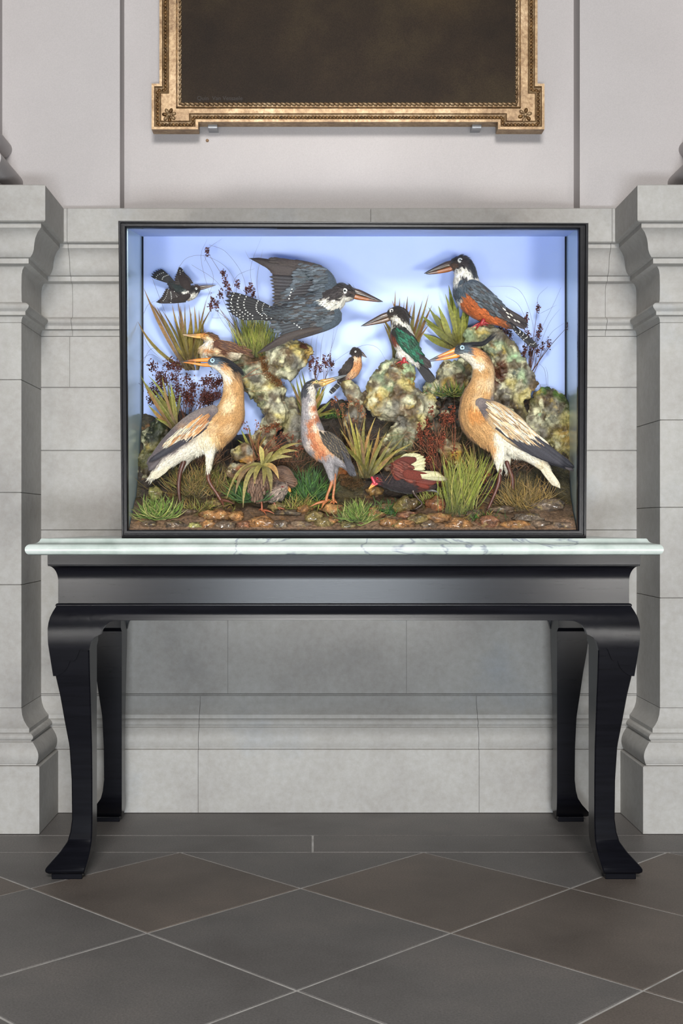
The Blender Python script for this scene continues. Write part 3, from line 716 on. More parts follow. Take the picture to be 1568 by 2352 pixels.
# stones bedded in the groundwork
ORB = (176, 124, 74); OLV = (142, 122, 72); RST = (156, 104, 74); GBR = (128, 106, 86); YGR = (180, 174, 104)
STONES = [(345, 1205, 16, 8, GBR), (400, 1206, 20, 8, GBR), (447, 1208, 16, 8, YGR), (497, 1184, 30, 11, ORB), (478, 1206, 18, 9, ORB), (540, 1186, 16, 10, ORB), (516, 1207, 20, 10, GBR), (560, 1206, 14, 9, RST), (600, 1201, 26, 13, ORB), (640, 1206, 20, 9, GBR), (637, 1165, 18, 10, OLV), (700, 1172, 15, 10, ORB), (722, 1188, 18, 14, OLV), (745, 1202, 17, 12, OLV), (762, 1196, 13, 7, ORB), (764, 1172, 22, 11, ORB), (690, 1206, 18, 8, GBR), (800, 1208, 20, 8, (110, 100, 60)), (858, 1182, 20, 12, ORB), (890, 1200, 15, 10, ORB), (935, 1182, 18, 9, RST), (925, 1205, 24, 10, ORB), (962, 1192, 20, 11, OLV), (1005, 1190, 22, 11, ORB), (985, 1206, 16, 8, GBR), (1052, 1205, 26, 13, ORB), (1000, 1160, 20, 14, (150, 92, 52)), (975, 1142, 14, 11, (120, 98, 60)), (860, 1128, 16, 11, (150, 112, 60)), (885, 1165, 20, 9, (120, 92, 58)), (1120, 1200, 22, 12, RST), (1170, 1206, 18, 8, ORB), (1190, 1206, 22, 9, ORB), (1240, 1204, 22, 8, GBR), (1290, 1208, 20, 8, (130, 110, 96)), (1090, 1180, 18, 8, GBR), (1215, 1190, 26, 9, (120, 104, 88)), (785, 1085, 12, 12, (190, 110, 50)), (792, 1102, 14, 11, (150, 104, 60)), (520, 1150, 20, 9, (120, 108, 56)), (490, 1155, 14, 8, OLV), (355, 1135, 13, 16, (156, 150, 84)), (350, 1160, 12, 8, OLV), (660, 1178, 22, 7, (96, 84, 70)), (1255, 1160, 30, 14, (118, 100, 84)), (1150, 1170, 24, 8, (110, 90, 72)), (420, 1176, 24, 7, (96, 78, 60))]
def Dof(px, py):
    lo, hi = 3.26, 3.51
    for _ in range(30):
        m = (lo+hi)/2
        if gpy(px, m) > py: lo = m
        else: hi = m
    return lo
for i, (x, y, rx, ry, c) in enumerate(STONES):
    D = max(3.282, Dof(x, y+ry*.5)); s = D/F
    V, Fc = ico((0, 0, 0), (1, 1, 1), 3)
    V = np.array([v*(1+.42*noise.fractal(Vector(v*1.5)+Vector((i*7.3, 0, 0)), 1, 2, 4)+.13*noise.noise(Vector(v*4.5)+Vector((i, 0, 0)))) for v in V])*np.array([rx*s*1.25, .017, ry*s*1.15])
    V += np.array(W(x, y, D)); V[:, 2] = np.maximum(V[:, 2], .891); V[:, 1] = np.maximum(V[:, 1], DC+.0165)
    nzv = np.array([noise.fractal(Vector(v*60), 1, 2, 3) for v in V])[:, None]
    make('stone', V, Fc, m_stoneb, gw, np.clip(np.array(c)*(1+.5*nzv), 0, 255))

# ------------------------------------------------------------------ birds
class Bird:
    def __init__(s, label, D, foot, chains, samples, vox=.0022, k=.75, smooth=5, group='taxidermy birds in the case'):
        s.D = D; s.m = D/F; s.S = samples
        s.root = empty('bird', W(foot[0], foot[1], D), label, 'bird', group)
        mb = MB(); s.flow = []
        for ch in chains:
            rows = [(*s.P(q[0], q[1], q[3] if len(q) > 3 else 0), q[2]*s.m, q[4] if len(q) > 4 else k) for q in ch]
            rows = np.array(rows); V, Fc = tube(rows[:, :3], rows[:, 3], rows[:, 4], 16, max(16, len(ch)*7)); mb.add(V, Fc)
            A = cr(rows, 40); T = np.gradient(A[:, :3], axis=0); T /= np.linalg.norm(T, axis=1)[:, None]+1e-9
            s.flow.append((A[:, :3], T))
        s.V, s.F, s.N = remesh(mb, vox, smooth)
        s.body = make('body', s.V, s.F, m_plume, s.root, np.clip(idw(pxof(s.V, D), samples), 0, 255))
        s.tree = BVHTree.FromPolygons([Vector(v) for v in s.V], s.F)
        s.trees = [s.tree]
    def P(s, px, py, dy=0): return W(px, py, s.D)+Vector((0, dy, 0))
    def surf(s, x, z, side):
        """outermost y of body and wings at (x, z), seen from side -1 (front) or +1 (behind)"""
        best = None
        for t in s.trees:
            h = t.ray_cast(Vector((x, s.D+side*.5, z)), Vector((0, -side, 0)))
            if h[0] is not None and (best is None or side*h[0].y > side*best): best = h[0].y
        return best
    def plumage(s, n, L, w, lift=.16, jit=.12, reject=None, droop=0, name='plumage', aj=.18):
        V, Fc, N = s.V, s.F, s.N
        tri = np.array([f[:3] for f in Fc]); a, b_, c = V[tri[:, 0]], V[tri[:, 1]], V[tri[:, 2]]
        ar = np.linalg.norm(np.cross(b_-a, c-a), axis=1); idx = rng.choice(len(tri), n, p=ar/ar.sum())
        u = rng.random((n, 2)); sw = u.sum(1) > 1; u[sw] = 1-u[sw]
        P = a[idx]+(b_-a)[idx]*u[:, :1]+(c-a)[idx]*u[:, 1:]
        nn = N[tri[idx, 0]]
        A = np.vstack([f[0] for f in s.flow]); T = np.vstack([f[1] for f in s.flow])
        fl = np.empty((n, 3))
        for i in range(0, n, 2000): fl[i:i+2000] = T[((P[i:i+2000, None]-A[None])**2).sum(2).argmin(1)]
        fl[:, 2] -= droop
        fl += rng.normal(0, aj, (n, 3))
        fl -= (fl*nn).sum(1)[:, None]*nn; fl /= np.linalg.norm(fl, axis=1)[:, None]+1e-9
        sd = np.cross(nn, fl)
        C = idw(pxof(P, s.D), s.S)*(1+rng.normal(0, jit, (n, 1)))
        Lp = L*s.m*rng.uniform(.6, 1.3, (n, 1)); wp = w*s.m*rng.uniform(.7, 1.2, (n, 1))
        k = [P-nn*.0006-sd*wp*.35, P-nn*.0006+sd*wp*.35, P+fl*Lp*.5+nn*Lp*lift*.55-sd*wp*.5, P+fl*Lp*.5+nn*Lp*lift*.55+sd*wp*.5, P+fl*Lp+nn*Lp*lift*.5]
        VV = np.stack(k, 1).reshape(-1, 3)
        CC = np.repeat(np.clip(C, 0, 255), 5, axis=0); CC[4::5] = np.clip(CC[4::5]*1.08, 0, 255)
        FF = []
        for i in range(n): o = i*5; FF += [[o, o+1, o+3, o+2], [o+2, o+3, o+4]]
        make(name, VV, FF, m_plume, s.root, CC, True, 'stuff')
    def feather(s, mb, a, b_, w, cc, ec=None, tc=None, side=-1, lift=.002, drape=True, dy=(0, 0), bend=0, camber=.18, pointed=.0, nu=9, split=.35, spots=None):
        """one feather from a to b_ (picture px), width w px"""
        ec = ec or cc; tc = tc or cc
        A = np.array(a, float); Bv = np.array(b_, float); d = Bv-A; Ln = np.linalg.norm(d)+1e-6; d /= Ln; nrm = np.array([-d[1], d[0]])
        vs = [-1, -.55, 0, .55, 1]; V = []; C = []; lasty = None
        for i in range(nu):
            u = i/(nu-1)
            q = A+d*Ln*u+nrm*bend*4*u*(1-u)
            y0 = s.D+dy[0]+(dy[1]-dy[0])*u
            if drape:
                p = W(q[0], q[1], s.D); h = s.surf(p.x, p.z, side)
                if h is not None and (lasty is None or side*h > side*lasty-.012): lasty = h
                if lasty is not None: y0 = lasty
            y0 += side*(lift+.0012*u)
            if u > .75:
                t = (u-.75)/.25; wd = (1-t*t*(1-.0))**.5 if pointed < .5 else (1-t)
                wd = max(wd, .04)
            else: wd = min(1, .45+u*1.6)
            for v in vs:
                r = q+nrm*v*wd*w*.5; p = W(r[0], r[1], s.D)
                V.append((p.x, y0-side*camber*w*s.m*(v*v), p.z))
                c = np.array(cc if abs(v) < split else ec, float)
                if u > .8: c = c*(1-(u-.8)*5)+np.array(tc, float)*(u-.8)*5
                C.append(c)
        n = 5; Fc = [[i*n+j, i*n+j+1, (i+1)*n+j+1, (i+1)*n+j] for i in range(nu-1) for j in range(n-1)]
        C = np.clip(np.array(C)*random.uniform(.88, 1.1), 0, 255)
        mb.add(V, Fc, C)
        if spots:
            V = np.array(V).reshape(nu, n, 3)
            for (u, v, r) in spots:
                i = min(nu-1, int(u*(nu-1))); j = 1 if v < 0 else 3
                c0 = V[i, j]+np.array([0, side*.0011, 0]); rr = r*s.m
                k = [c0]+[c0+np.array([math.cos(t)*rr*1.3, 0, math.sin(t)*rr]) for t in np.linspace(0, 2*math.pi, 7)[:-1]]
                mb.add(k, [[0, 1+t, 1+(t+1) % 6] for t in range(6)], (232, 230, 222))
    def fan(s, A, Bp, n, w, cc, parent, name=None, sep=False, mat=None, order=1, alt=None, lift0=.0015, dl=.0006, jitter=0, **kw):
        """n feathers whose roots run along polyline A and tips along polyline Bp; separate objects or one mesh"""
        A = cr(np.array([(*p, 0) for p in A], float), max(n, 2)); Bq = cr(np.array([(*p, 0) for p in Bp], float), max(n, 2))
        mb = MB(); rngi = range(n) if order > 0 else range(n-1, -1, -1)
        for k, i in enumerate(rngi):
            c = alt if (alt and i % 2) else cc
            ww = w if np.isscalar(w) else w[0]+(w[1]-w[0])*i/max(1, n-1)
            f = MB() if sep else mb
            j = rng.normal(0, jitter, 2) if jitter else (0, 0)
            s.feather(f, A[i, :2]+j, Bq[i, :2]+j, ww, c, lift=lift0+dl*k, **kw)
            if sep: f.build(name or 'flight_feather', mat or m_feather, parent)
        if not sep: return mb.build(name or 'covert_feathers', mat or m_feather, parent, kind='stuff')
    def rows(s, mb, poly, dirv, L, w, cc, ec, step, **kw):
        """small overlapping feathers filling a polygon, laid against dirv so the front ones overlap"""
        P = np.array(poly, float); lo, hi = P.min(0), P.max(0); d = np.array(dirv, float); d /= np.linalg.norm(d); nr = np.array([-d[1], d[0]])
        c0 = P.mean(0); R = np.linalg.norm(hi-lo)/2; k = 0
        def inside(q):
            r = False; j = len(P)-1
            for i in range(len(P)):
                if (P[i, 1] > q[1]) != (P[j, 1] > q[1]) and q[0] < (P[j, 0]-P[i, 0])*(q[1]-P[i, 1])/(P[j, 1]-P[i, 1])+P[i, 0]: r = not r
                j = i
            return r
        for a in np.arange(R, -R, -step[0]):
            for bb in np.arange(-R, R, step[1]):
                q = c0+d*a+nr*(bb+(step[1]/2 if k % 2 else 0))+rng.normal(0, step[1]*.15, 2)
                if not inside(q): continue
                col = cc(q) if callable(cc) else cc; col2 = ec(q) if callable(ec) else ec
                s.feather(mb, q, q+d*L*rng.uniform(.85, 1.15)+rng.normal(0, L*.05, 2), w, col, col2, nu=5, **kw)
            k += 1
    def wing(s, chain, samples, k=.28, side=-1):
        rows = np.array([(*s.P(q[0], q[1], side*q[3]), q[2]*s.m, k) for q in chain])
        V, Fc = tube(rows[:, :3], rows[:, 3], rows[:, 4], 14, 22)
        V[:, 1] = V[:, 1]
        o = make('wing', V, Fc, m_plume, s.root, np.clip(idw(pxof(V, s.D), samples), 0, 255))
        s.trees.append(BVHTree.FromPolygons([Vector(v) for v in V], Fc)); return o
    def beak(s, up, low, cu, cl, n=10, k=.7):
        """up / low: rows (x, y, r); colours as samples"""
        for nm, ch, S in (('upper_mandible', up, cu), ('lower_mandible', low, cl)):
            if not ch: continue
            P = [s.P(q[0], q[1], q[3] if len(q) > 3 else 0) for q in ch]; V, Fc = tube(P, [q[2]*s.m for q in ch], k, n, 18)
            make(nm, V, Fc, m_horn, s.root, np.clip(idw(pxof(V, s.D), S), 0, 255))
    def eyes(s, x, y, r, iris, pup=(14, 12, 12), ring=None, both=True, pr=.5, dy=0):
        for side in ((-1, 1) if both else (-1,)):
            p = s.P(x, y); h = s.surf(p.x, p.z, side); yy = h if h is not None else s.D
            c = np.array((p.x, yy+side*(dy-.0), p.z)); R = r*s.m
            V, Fc = ico(c, (R, R*.55, R), 2); e = make('eye', V, Fc, m_eye, s.root, np.tile(np.array(iris, float), (len(V), 1)))
            V, Fc = ico(c+np.array((0, side*R*.38, 0)), (R*pr, R*.28, R*pr), 2); make('pupil', V, Fc, m_eye, e, np.tile(np.array(pup, float), (len(V), 1)))
            if ring is not None:
                t = np.linspace(0, 2*math.pi, 17)[:-1]; b_ = MB()
                P = [(c[0]+math.cos(a)*R*1.02, c[1]+side*R*.08, c[2]+math.sin(a)*R*1.02) for a in list(t)+[0]]
                V, Fc = tube(P, [R*.2]*17, 1, 6, 34, False, False, up=(.01, 1, .02)); make('eyelid', V, Fc, m_horn, e, np.tile(np.array(ring, float), (len(V), 1)))
    def leg(s, pts, r, col, toes, tr=None, dy=0, ty=None):
        """pts: (x, y) down to the ankle; toes: list of (x, y, ddepth) ends"""
        P = [s.P(x, y, dy) for x, y in pts]; rr = r if not np.isscalar(r) else [r]*len(pts)
        V, Fc = tube(P, [q*s.m for q in rr], 1, 8, 26)
        jj = np.array([noise.noise(Vector(v*260)) for v in V])[:, None]
        o = make('leg', V, Fc, m_leg, s.root, np.clip(np.array(col)*(1+.25*jj), 0, 255))
        a = P[-1]
        for (x, y, dd) in toes:
            e = s.P(x, y, dy+dd); md = (a+e)/2+Vector((0, 0, .003))
            V, Fc = tube([a, md, e], [(tr or rr[-1])*s.m, (tr or rr[-1])*.8*s.m, .5*s.m], 1, 6, 10)
            make('toe', V, Fc, m_leg, o, np.tile(np.array(col, float), (len(V), 1)))
    def crest(s, pts, n, col, L=(1, 1), spread=3, w=1.2, name='crest'):
        mb = MB()
        for i in range(n):
            a = pts[0]; o = rng.normal(0, spread, 2)
            P = [s.P(q[0]+o[0]*(.4+.6*j/(len(pts)-1)), q[1]+o[1]*(.4+.6*j/(len(pts)-1)), rng.normal(0, .003)) for j, q in enumerate(pts)]
            V, Fc = tube(P, [w*s.m]*(len(pts)-1)+[.2*s.m], 1, 5, 10); mb.add(V, Fc, np.array(col)*rng.uniform(.8, 1.2))
        mb.build(name, m_plume, s.root, kind='stuff')

#PART3
BUF = (196, 150, 98); BUL = (214, 176, 130); CRM = (232, 222, 204); MAU = (126, 114, 112); MAD = (100, 90, 92); SLT = (58, 56, 64); BLK = (30, 29, 33); WHI = (233, 224, 205); GYS = (112, 122, 132)
def heron(label, D, foot, chains, S, wingc, wS, covp, covd, prim, beakc, eye, legs, crestp, tail, white_tail, seedcol):
    h = Bird(label, D, foot, chains, S, vox=.0025, k=.72)
    h.plumage(9000, 18, 1.7, .05, .08, aj=.12)
    for side in (-1, 1):
        w = h.wing(wingc, wS, .34, side)
        A, Bq = prim
        if side < 0:
            h.fan(A, Bq, 9, 11, SLT, w, 'flight_feather', True, lift0=.001, dl=.0007, side=side, tc=(44, 42, 48), nu=11)
        else:
            h.fan(A, Bq, 6, 14, SLT, w, 'covert_feathers', lift0=.001, side=side)
        if side < 0:
            mb = MB()
            h.rows(mb, covp, covd, 30, 3.8, lambda q: (72, 64, 62) if random.random() < .5 else seedcol[1], lambda q: seedcol[0] if random.random() < .5 else seedcol[2], (11, 3.3), side=side, lift=.0045, pointed=1, split=.3)
            mb.build('covert_feathers', m_feather, w, kind='stuff')
    mb = MB()
    h.fan(tail[0], tail[1], 6, 12, MAD, h.root, 'tail_feather', True, drape=False, dy=(0, -.006), lift0=.0, dl=.0016, tc=(70, 64, 68))
    h.fan(white_tail[0], white_tail[1], 4, 13, (226, 214, 188), h.root, 'under_tail_feather', True, drape=False, dy=(-.006, -.008), lift0=.0, dl=.0016, pointed=.0)
    h.beak(*beakc)
    h.eyes(*eye, 6.0, (176, 206, 226), ring=(40, 46, 52), pr=.45)
    for l in legs: h.leg(**l)
    h.crest(crestp, 22, (34, 33, 38), w=1.3, spread=3)
    return h
beak_or = lambda x: [(x[0], x[1], (226, 130, 40)), (x[2], x[3], (214, 120, 40)), (x[4], x[5], (60, 44, 34))]
ORG = (228, 136, 44); ORD = (176, 96, 34); TIPB = (52, 42, 36)
# left heron
S = [(489, 820, BLK), (505, 822, BLK), (520, 830, BLK), (535, 840, BLK), (474, 826, (60, 62, 66)), (487, 829, (92, 106, 118)), (498, 832, (92, 106, 118)), (480, 833, (84, 98, 110)), (506, 838, (200, 140, 86)), (512, 846, (206, 150, 96)), (484, 843, CRM), (492, 849, CRM), (505, 852, CRM), (500, 858, WHI), (516, 866, CRM), (520, 850, (222, 186, 140)),
     (545, 856, (150, 116, 84)), (540, 875, BUF), (520, 885, BUL), (515, 900, BUF), (550, 900, BUF), (535, 910, BUL), (505, 920, BUF), (525, 930, (228, 200, 158)), (555, 930, BUF), (540, 950, BUF), (520, 960, BUF), (555, 970, BUF), (535, 985, BUL), (515, 1000, BUF), (540, 1000, BUF), (495, 985, BUL), (520, 1018, BUF), (498, 1010, (222, 186, 134)),
     (490, 1030, WHI), (470, 1035, WHI), (475, 1015, (230, 214, 184)), (450, 1040, WHI), (430, 1050, CRM), (410, 1060, CRM), (390, 1075, CRM), (370, 1085, CRM), (350, 1095, CRM),
     (485, 927, MAU), (465, 925, MAU), (440, 930, MAU), (420, 945, MAU), (400, 965, MAU), (385, 990, MAU), (370, 1015, MAD), (355, 1045, MAD), (450, 960, MAU), (430, 1000, MAU), (400, 1020, MAD), (345, 1070, MAD)]
wS = [(495, 940, MAU), (488, 960, MAD), (465, 950, MAU), (440, 968, MAU), (440, 992, (170, 130, 96)), (400, 1010, MAD), (360, 1045, MAD)]
heron('buff-necked heron with black cap standing at left, head turned over its back', 3.352, (412, 1168),
      [[(487, 832, 11), (497, 834, 14), (512, 843, 16), (528, 858, 20), (535, 885, 23), (534, 920, 27), (524, 955, 38), (494, 982, 47), (455, 1002, 42), (412, 1032, 29), (378, 1064, 17), (352, 1092, 8)],
       [(482, 1015, 20, -.022), (483, 1045, 11, -.022), (481, 1072, 6, -.022)], [(440, 1030, 20, .02), (426, 1052, 12, .02), (418, 1070, 7, .02)]], S,
      [(490, 945, 13, .030), (470, 962, 24, .034), (438, 985, 26, .034), (404, 1008, 20, .027), (372, 1034, 13, .017), (342, 1064, 5, .006)], wS,
      [(472, 952), (490, 950), (484, 975), (466, 992), (430, 1010), (404, 1018), (392, 1010), (404, 996), (442, 970)], (-.72, .69),
      ([(478, 985), (460, 997), (438, 1008), (420, 1014)], [(400, 1030), (380, 1040), (362, 1052), (342, 1062)]),
      ([(487, 826, 5.5), (462, 827, 4.2), (440, 828, 3), (412, 831, .8)], [(484, 838, 5), (465, 838, 3.6), (440, 834, 2.2), (416, 832, .8)],
       [(480, 827, ORG), (455, 827, ORG), (440, 827, (150, 92, 46)), (425, 829, TIPB), (412, 831, TIPB)], [(480, 838, ORG), (450, 836, ORG), (430, 834, (200, 120, 50)), (414, 832, TIPB)]),
      (488.5, 829),
      [dict(pts=[(481, 1062), (480, 1080), (479, 1098), (484, 1112), (496, 1130), (508, 1149)], r=[5.5, 4.5, 5.2, 4, 3.6, 3.8], col=(112, 66, 50), dy=-.022+.012, toes=[(540, 1158, -.012), (530, 1152, .02), (516, 1166, -.02), (496, 1146, .018)]),
       dict(pts=[(421, 1062), (414, 1082), (410, 1110), (411, 1140), (414, 1167)], r=[6, 5, 5, 3.8, 4], col=(92, 56, 46), dy=.005, toes=[(446, 1171, -.012), (440, 1168, .02), (424, 1176, -.03), (398, 1164, .01)])],
      [(490, 822), (515, 826), (540, 842), (562, 862)],
      ([(372, 1030), (376, 1045)], [(338, 1062), (342, 1082)]), ([(388, 1050), (392, 1070)], [(344, 1098), (352, 1100)]), ((206, 140, 84), (214, 164, 110), (232, 222, 200)))
# right heron
S = [(1055, 790, BLK), (1075, 788, BLK), (1095, 792, BLK), (1110, 796, BLK), (1046, 802, (70, 74, 80)), (1060, 801, (96, 110, 122)), (1068, 806, (90, 102, 114)), (1048, 808, (92, 100, 106)), (1082, 800, (210, 142, 84)), (1080, 812, (216, 150, 92)), (1095, 805, (216, 156, 100)), (1056, 820, WHI), (1066, 828, WHI), (1080, 830, CRM), (1070, 818, WHI), (1092, 838, CRM), (1090, 825, (226, 186, 140)),
     (1118, 815, (176, 128, 84)), (1125, 840, BUL), (1110, 850, BUF), (1090, 860, BUF), (1105, 880, BUL), (1080, 890, BUF), (1125, 880, (226, 196, 156)), (1070, 920, BUF), (1095, 920, BUL), (1118, 905, BUF), (1052, 930, BUF), (1060, 960, BUF), (1085, 950, (196, 134, 74)), (1075, 985, BUF), (1100, 985, BUF), (1090, 1010, BUF), (1115, 1010, BUF), (1125, 1028, (214, 164, 112)), (1120, 970, BUF),
     (1140, 1010, WHI), (1145, 1035, WHI), (1165, 1040, WHI), (1185, 1050, WHI), (1210, 1062, CRM), (1235, 1075, (226, 208, 176)), (1250, 1085, CRM), (1265, 1100, WHI), (1140, 1060, CRM),
     (1135, 912, MAU), (1165, 910, MAU), (1190, 922, MAU), (1215, 940, MAU), (1238, 968, MAU), (1258, 1000, MAD), (1150, 940, MAU), (1180, 960, MAU), (1220, 990, MAU), (1275, 1035, MAD)]
wS = [(1095, 930, MAU), (1105, 945, MAD), (1130, 950, (206, 170, 124)), (1170, 980, (216, 186, 140)), (1220, 1015, MAD), (1280, 1050, SLT)]
heron('buff-necked heron with black cap striding left at the right end of the case', 3.352, (1150, 1178),
      [[(1052, 806, 11), (1064, 806, 16), (1082, 814, 19), (1100, 828, 22), (1109, 850, 25), (1107, 880, 28), (1097, 920, 39), (1104, 960, 50), (1138, 985, 52), (1182, 1008, 42), (1222, 1042, 24), (1248, 1070, 12)],
       [(1140, 1020, 24, -.02), (1142, 1048, 15, -.02), (1144, 1074, 7, -.02)], [(1166, 1030, 20, .02), (1166, 1050, 11, .02), (1166, 1072, 6, .02)]], S,
      [(1100, 930, 14, .034), (1122, 948, 27, .038), (1160, 978, 33, .038), (1205, 1012, 27, .031), (1250, 1040, 18, .020), (1300, 1070, 8, .008)], wS,
      [(1108, 922), (1130, 930), (1165, 946), (1205, 980), (1240, 1010), (1235, 1018), (1190, 1008), (1150, 996), (1125, 975), (1108, 948)], (.75, .66),
      ([(1132, 985), (1160, 1000), (1200, 1012), (1222, 1006)], [(1230, 1052), (1262, 1064), (1296, 1074), (1318, 1076)]),
      ([(1050, 802, 6), (1026, 812, 4.6), (1005, 820, 3.2), (985, 828, .8)], [(1050, 816, 6), (1030, 821, 4.2), (1010, 825, 2.8), (987, 830, .8)],
       [(1050, 804, ORG), (1025, 812, (222, 128, 40)), (1012, 817, (196, 110, 40)), (1000, 822, TIPB), (985, 828, TIPB)], [(1045, 817, ORG), (1020, 822, ORG), (1008, 825, (190, 110, 40)), (995, 828, TIPB)]),
      (1060, 800),
      [dict(pts=[(1144, 1064), (1145, 1084), (1143, 1104), (1138, 1122), (1124, 1156), (1114, 1180)], r=[6, 4.6, 5.4, 4.4, 3.6, 3.8], col=(92, 52, 42), dy=-.02, toes=[(1084, 1186, -.008), (1092, 1190, -.025), (1100, 1180, .02), (1128, 1178, .015)]),
       dict(pts=[(1165, 1062), (1172, 1082), (1178, 1102), (1177, 1140), (1175, 1176)], r=[5, 4.6, 5.2, 3.8, 4], col=(96, 56, 46), dy=.01, toes=[(1146, 1184, -.012), (1155, 1188, -.03), (1196, 1182, -.01), (1185, 1172, .015)])],
      [(1062, 790), (1090, 790), (1112, 788), (1138, 768)],
      ([(1258, 1030), (1262, 1042)], [(1310, 1066), (1314, 1082)]), ([(1234, 1062), (1244, 1064)], [(1276, 1118), (1284, 1122)]), ((210, 172, 126), (220, 198, 166), (232, 224, 206)))
HB = None
# striated heron in the middle
GL = (150, 144, 146); GD = (118, 112, 116); STR = (182, 112, 76)
S = [(718, 874, (52, 54, 60)), (732, 872, (60, 60, 64)), (706, 890, (56, 58, 64)), (700, 900, (70, 70, 76)), (728, 877, (206, 176, 120)), (738, 878, (200, 160, 90)), (726, 888, (70, 66, 66)), (716, 892, CRM), (732, 896, CRM), (720, 905, (222, 208, 190)), (708, 912, GL), (700, 930, GL), (715, 925, (222, 210, 196)), (722, 935, STR), (704, 955, GL), (718, 950, WHI), (724, 958, STR), (698, 980, GL), (712, 975, STR), (722, 980, (232, 206, 180)), (732, 975, GL), (716, 998, STR), (728, 1000, (222, 160, 116)), (698, 1010, GL), (706, 1020, (206, 190, 180)), (720, 1022, STR), (734, 1020, (214, 150, 104)), (722, 1042, (206, 140, 96)), (738, 1040, STR), (735, 1058, GL), (712, 1040, GL), (750, 990, (190, 184, 182)), (765, 1000, (110, 104, 104)), (780, 1015, (78, 74, 74)), (795, 1040, (90, 88, 92)), (750, 1030, (210, 160, 120)), (755, 1060, GL), (775, 1055, GL), (795, 1060, GD), (760, 1085, GL), (805, 1080, GD)]
h = Bird('slender grey heron with rusty streaked breast and raised bill in the middle', 3.335, (755, 1155),
         [[(722, 881, 11), (713, 890, 15), (708, 905, 17), (709, 928, 17), (711, 955, 20), (716, 985, 26), (724, 1012, 31), (746, 1030, 33), (772, 1046, 25), (792, 1064, 14), (806, 1082, 6)], [(722, 883, 11), (734, 882, 9)],
          [(752, 1050, 17, -.012), (758, 1080, 10, -.012), (761, 1100, 6, -.012)], [(768, 1052, 14, .014), (768, 1080, 9, .014), (768, 1098, 5, .014)]], S, k=.78, vox=.002)
h.plumage(5200, 12, 1.7, .055, .09, aj=.12)
for side in (-1, 1):
    w = h.wing([(738, 1000, 11, .022), (752, 1010, 17, .027), (772, 1028, 18, .026), (788, 1044, 12, .02), (802, 1064, 6, .01)], [(735, 995, (200, 180, 160)), (750, 1005, (74, 68, 64)), (790, 1050, (70, 66, 66))], .35, side)
    mb = MB(); h.rows(mb, [(732, 990), (750, 990), (775, 1008), (795, 1045), (790, 1056), (765, 1044), (745, 1022)], (.6, .8), 13, 6.5, (52, 48, 46), (176, 152, 116), (8, 5), side=side, lift=.002, split=.62)
    mb.build('covert_feathers', m_feather, w, kind='stuff')
    h.fan([(775, 1025), (786, 1040), (790, 1050)], [(815, 1080), (812, 1090), (806, 1094)], 5, 8, (74, 72, 78), w, 'flight_feather', True, side=side)
h.fan([(790, 1060), (800, 1062)], [(806, 1092), (817, 1094)], 4, 8, (92, 90, 96), h.root, 'tail_feather', True, drape=False, lift0=0, dl=.001)
h.beak([(738, 877, 5.5), (758, 872, 4), (778, 866, 2.6), (796, 861, .7)], [(736, 885, 5), (757, 877, 3.4), (778, 869, 2), (795, 863, .6)], [(740, 877, (206, 156, 70)), (756, 871, (150, 110, 50)), (775, 866, (72, 80, 84)), (795, 861, (60, 62, 66))], [(740, 884, (222, 176, 90)), (758, 876, (190, 140, 60)), (780, 868, (84, 88, 90))])
h.eyes(726.5, 877.5, 3.6, (222, 204, 120), ring=(60, 54, 48), pr=.5)
LO = (200, 124, 78)
h.leg([(760, 1092), (762, 1106), (757, 1122), (751, 1138), (748, 1152)], [4.5, 4.2, 3.4, 3.2, 3.8], LO, [(712, 1164, -.012), (728, 1158, .012), (738, 1168, -.02), (760, 1150, .012)], dy=-.012)
h.leg([(768, 1090), (768, 1106), (767, 1122), (765, 1140), (766, 1153)], [4.2, 4, 3.2, 3, 3.6], LO, [(756, 1158, -.015), (766, 1162, -.02), (774, 1156, -.01), (770, 1148, .012)], dy=.008)

# kingfishers
SB = (72, 82, 92); SBD = (54, 54, 58); HD = (62, 56, 56); KW = (236, 230, 216); CH = (176, 92, 46); KB = (44, 36, 34)
def kbeak(b, base, tip, r, gap=0, red=(150, 86, 42), lowtip=None):
    (x0, y0), (x1, y1) = base, tip; lt = lowtip or (x1, y1); dx, dy_ = x1-x0, y1-y0; Ln = math.hypot(dx, dy_); nx_, ny_ = -dy_/Ln, dx/Ln
    if ny_ < 0: nx_, ny_ = -nx_, -ny_
    up = [(x0+dx*t-nx_*o, y0+dy_*t-ny_*o, rr) for t, o, rr in ((-.12, r*.45, r*.7), (.1, r*.42, r*.72), (.5, r*.22, r*.5), (.85, r*.05, r*.24), (1, 0, .6))]
    dx2, dy2 = lt[0]-x0, lt[1]-y0
    lo = [(x0+dx2*t+nx_*o, y0+dy2*t+ny_*o, rr) for t, o, rr in ((-.12, r*.5, r*.55), (.1, r*.5+gap*.2, r*.55), (.5, r*.3+gap*.6, r*.38), (.85, r*.12+gap*.5, r*.2), (.97, 0, .5))]
    b.beak(up, lo, [(x0, y0-r, (80, 62, 50)), (x0+dx*.4, y0+dy_*.4, (66, 52, 46)), (x1, y1, (40, 34, 32))], [(x0, y0+r, red), (x0+dx*.35, y0+dy_*.35+r*.4, red), (x0+dx*.62, y0+dy_*.62+r*.2, (92, 58, 40)), (x1, y1, (44, 37, 33))])
def spotset(n, r=1.15): return [((i+.6)/n*.95+random.uniform(-.03, .03), v, r*random.uniform(.8, 1.2)) for i in range(n) for v in (-1, 1)]
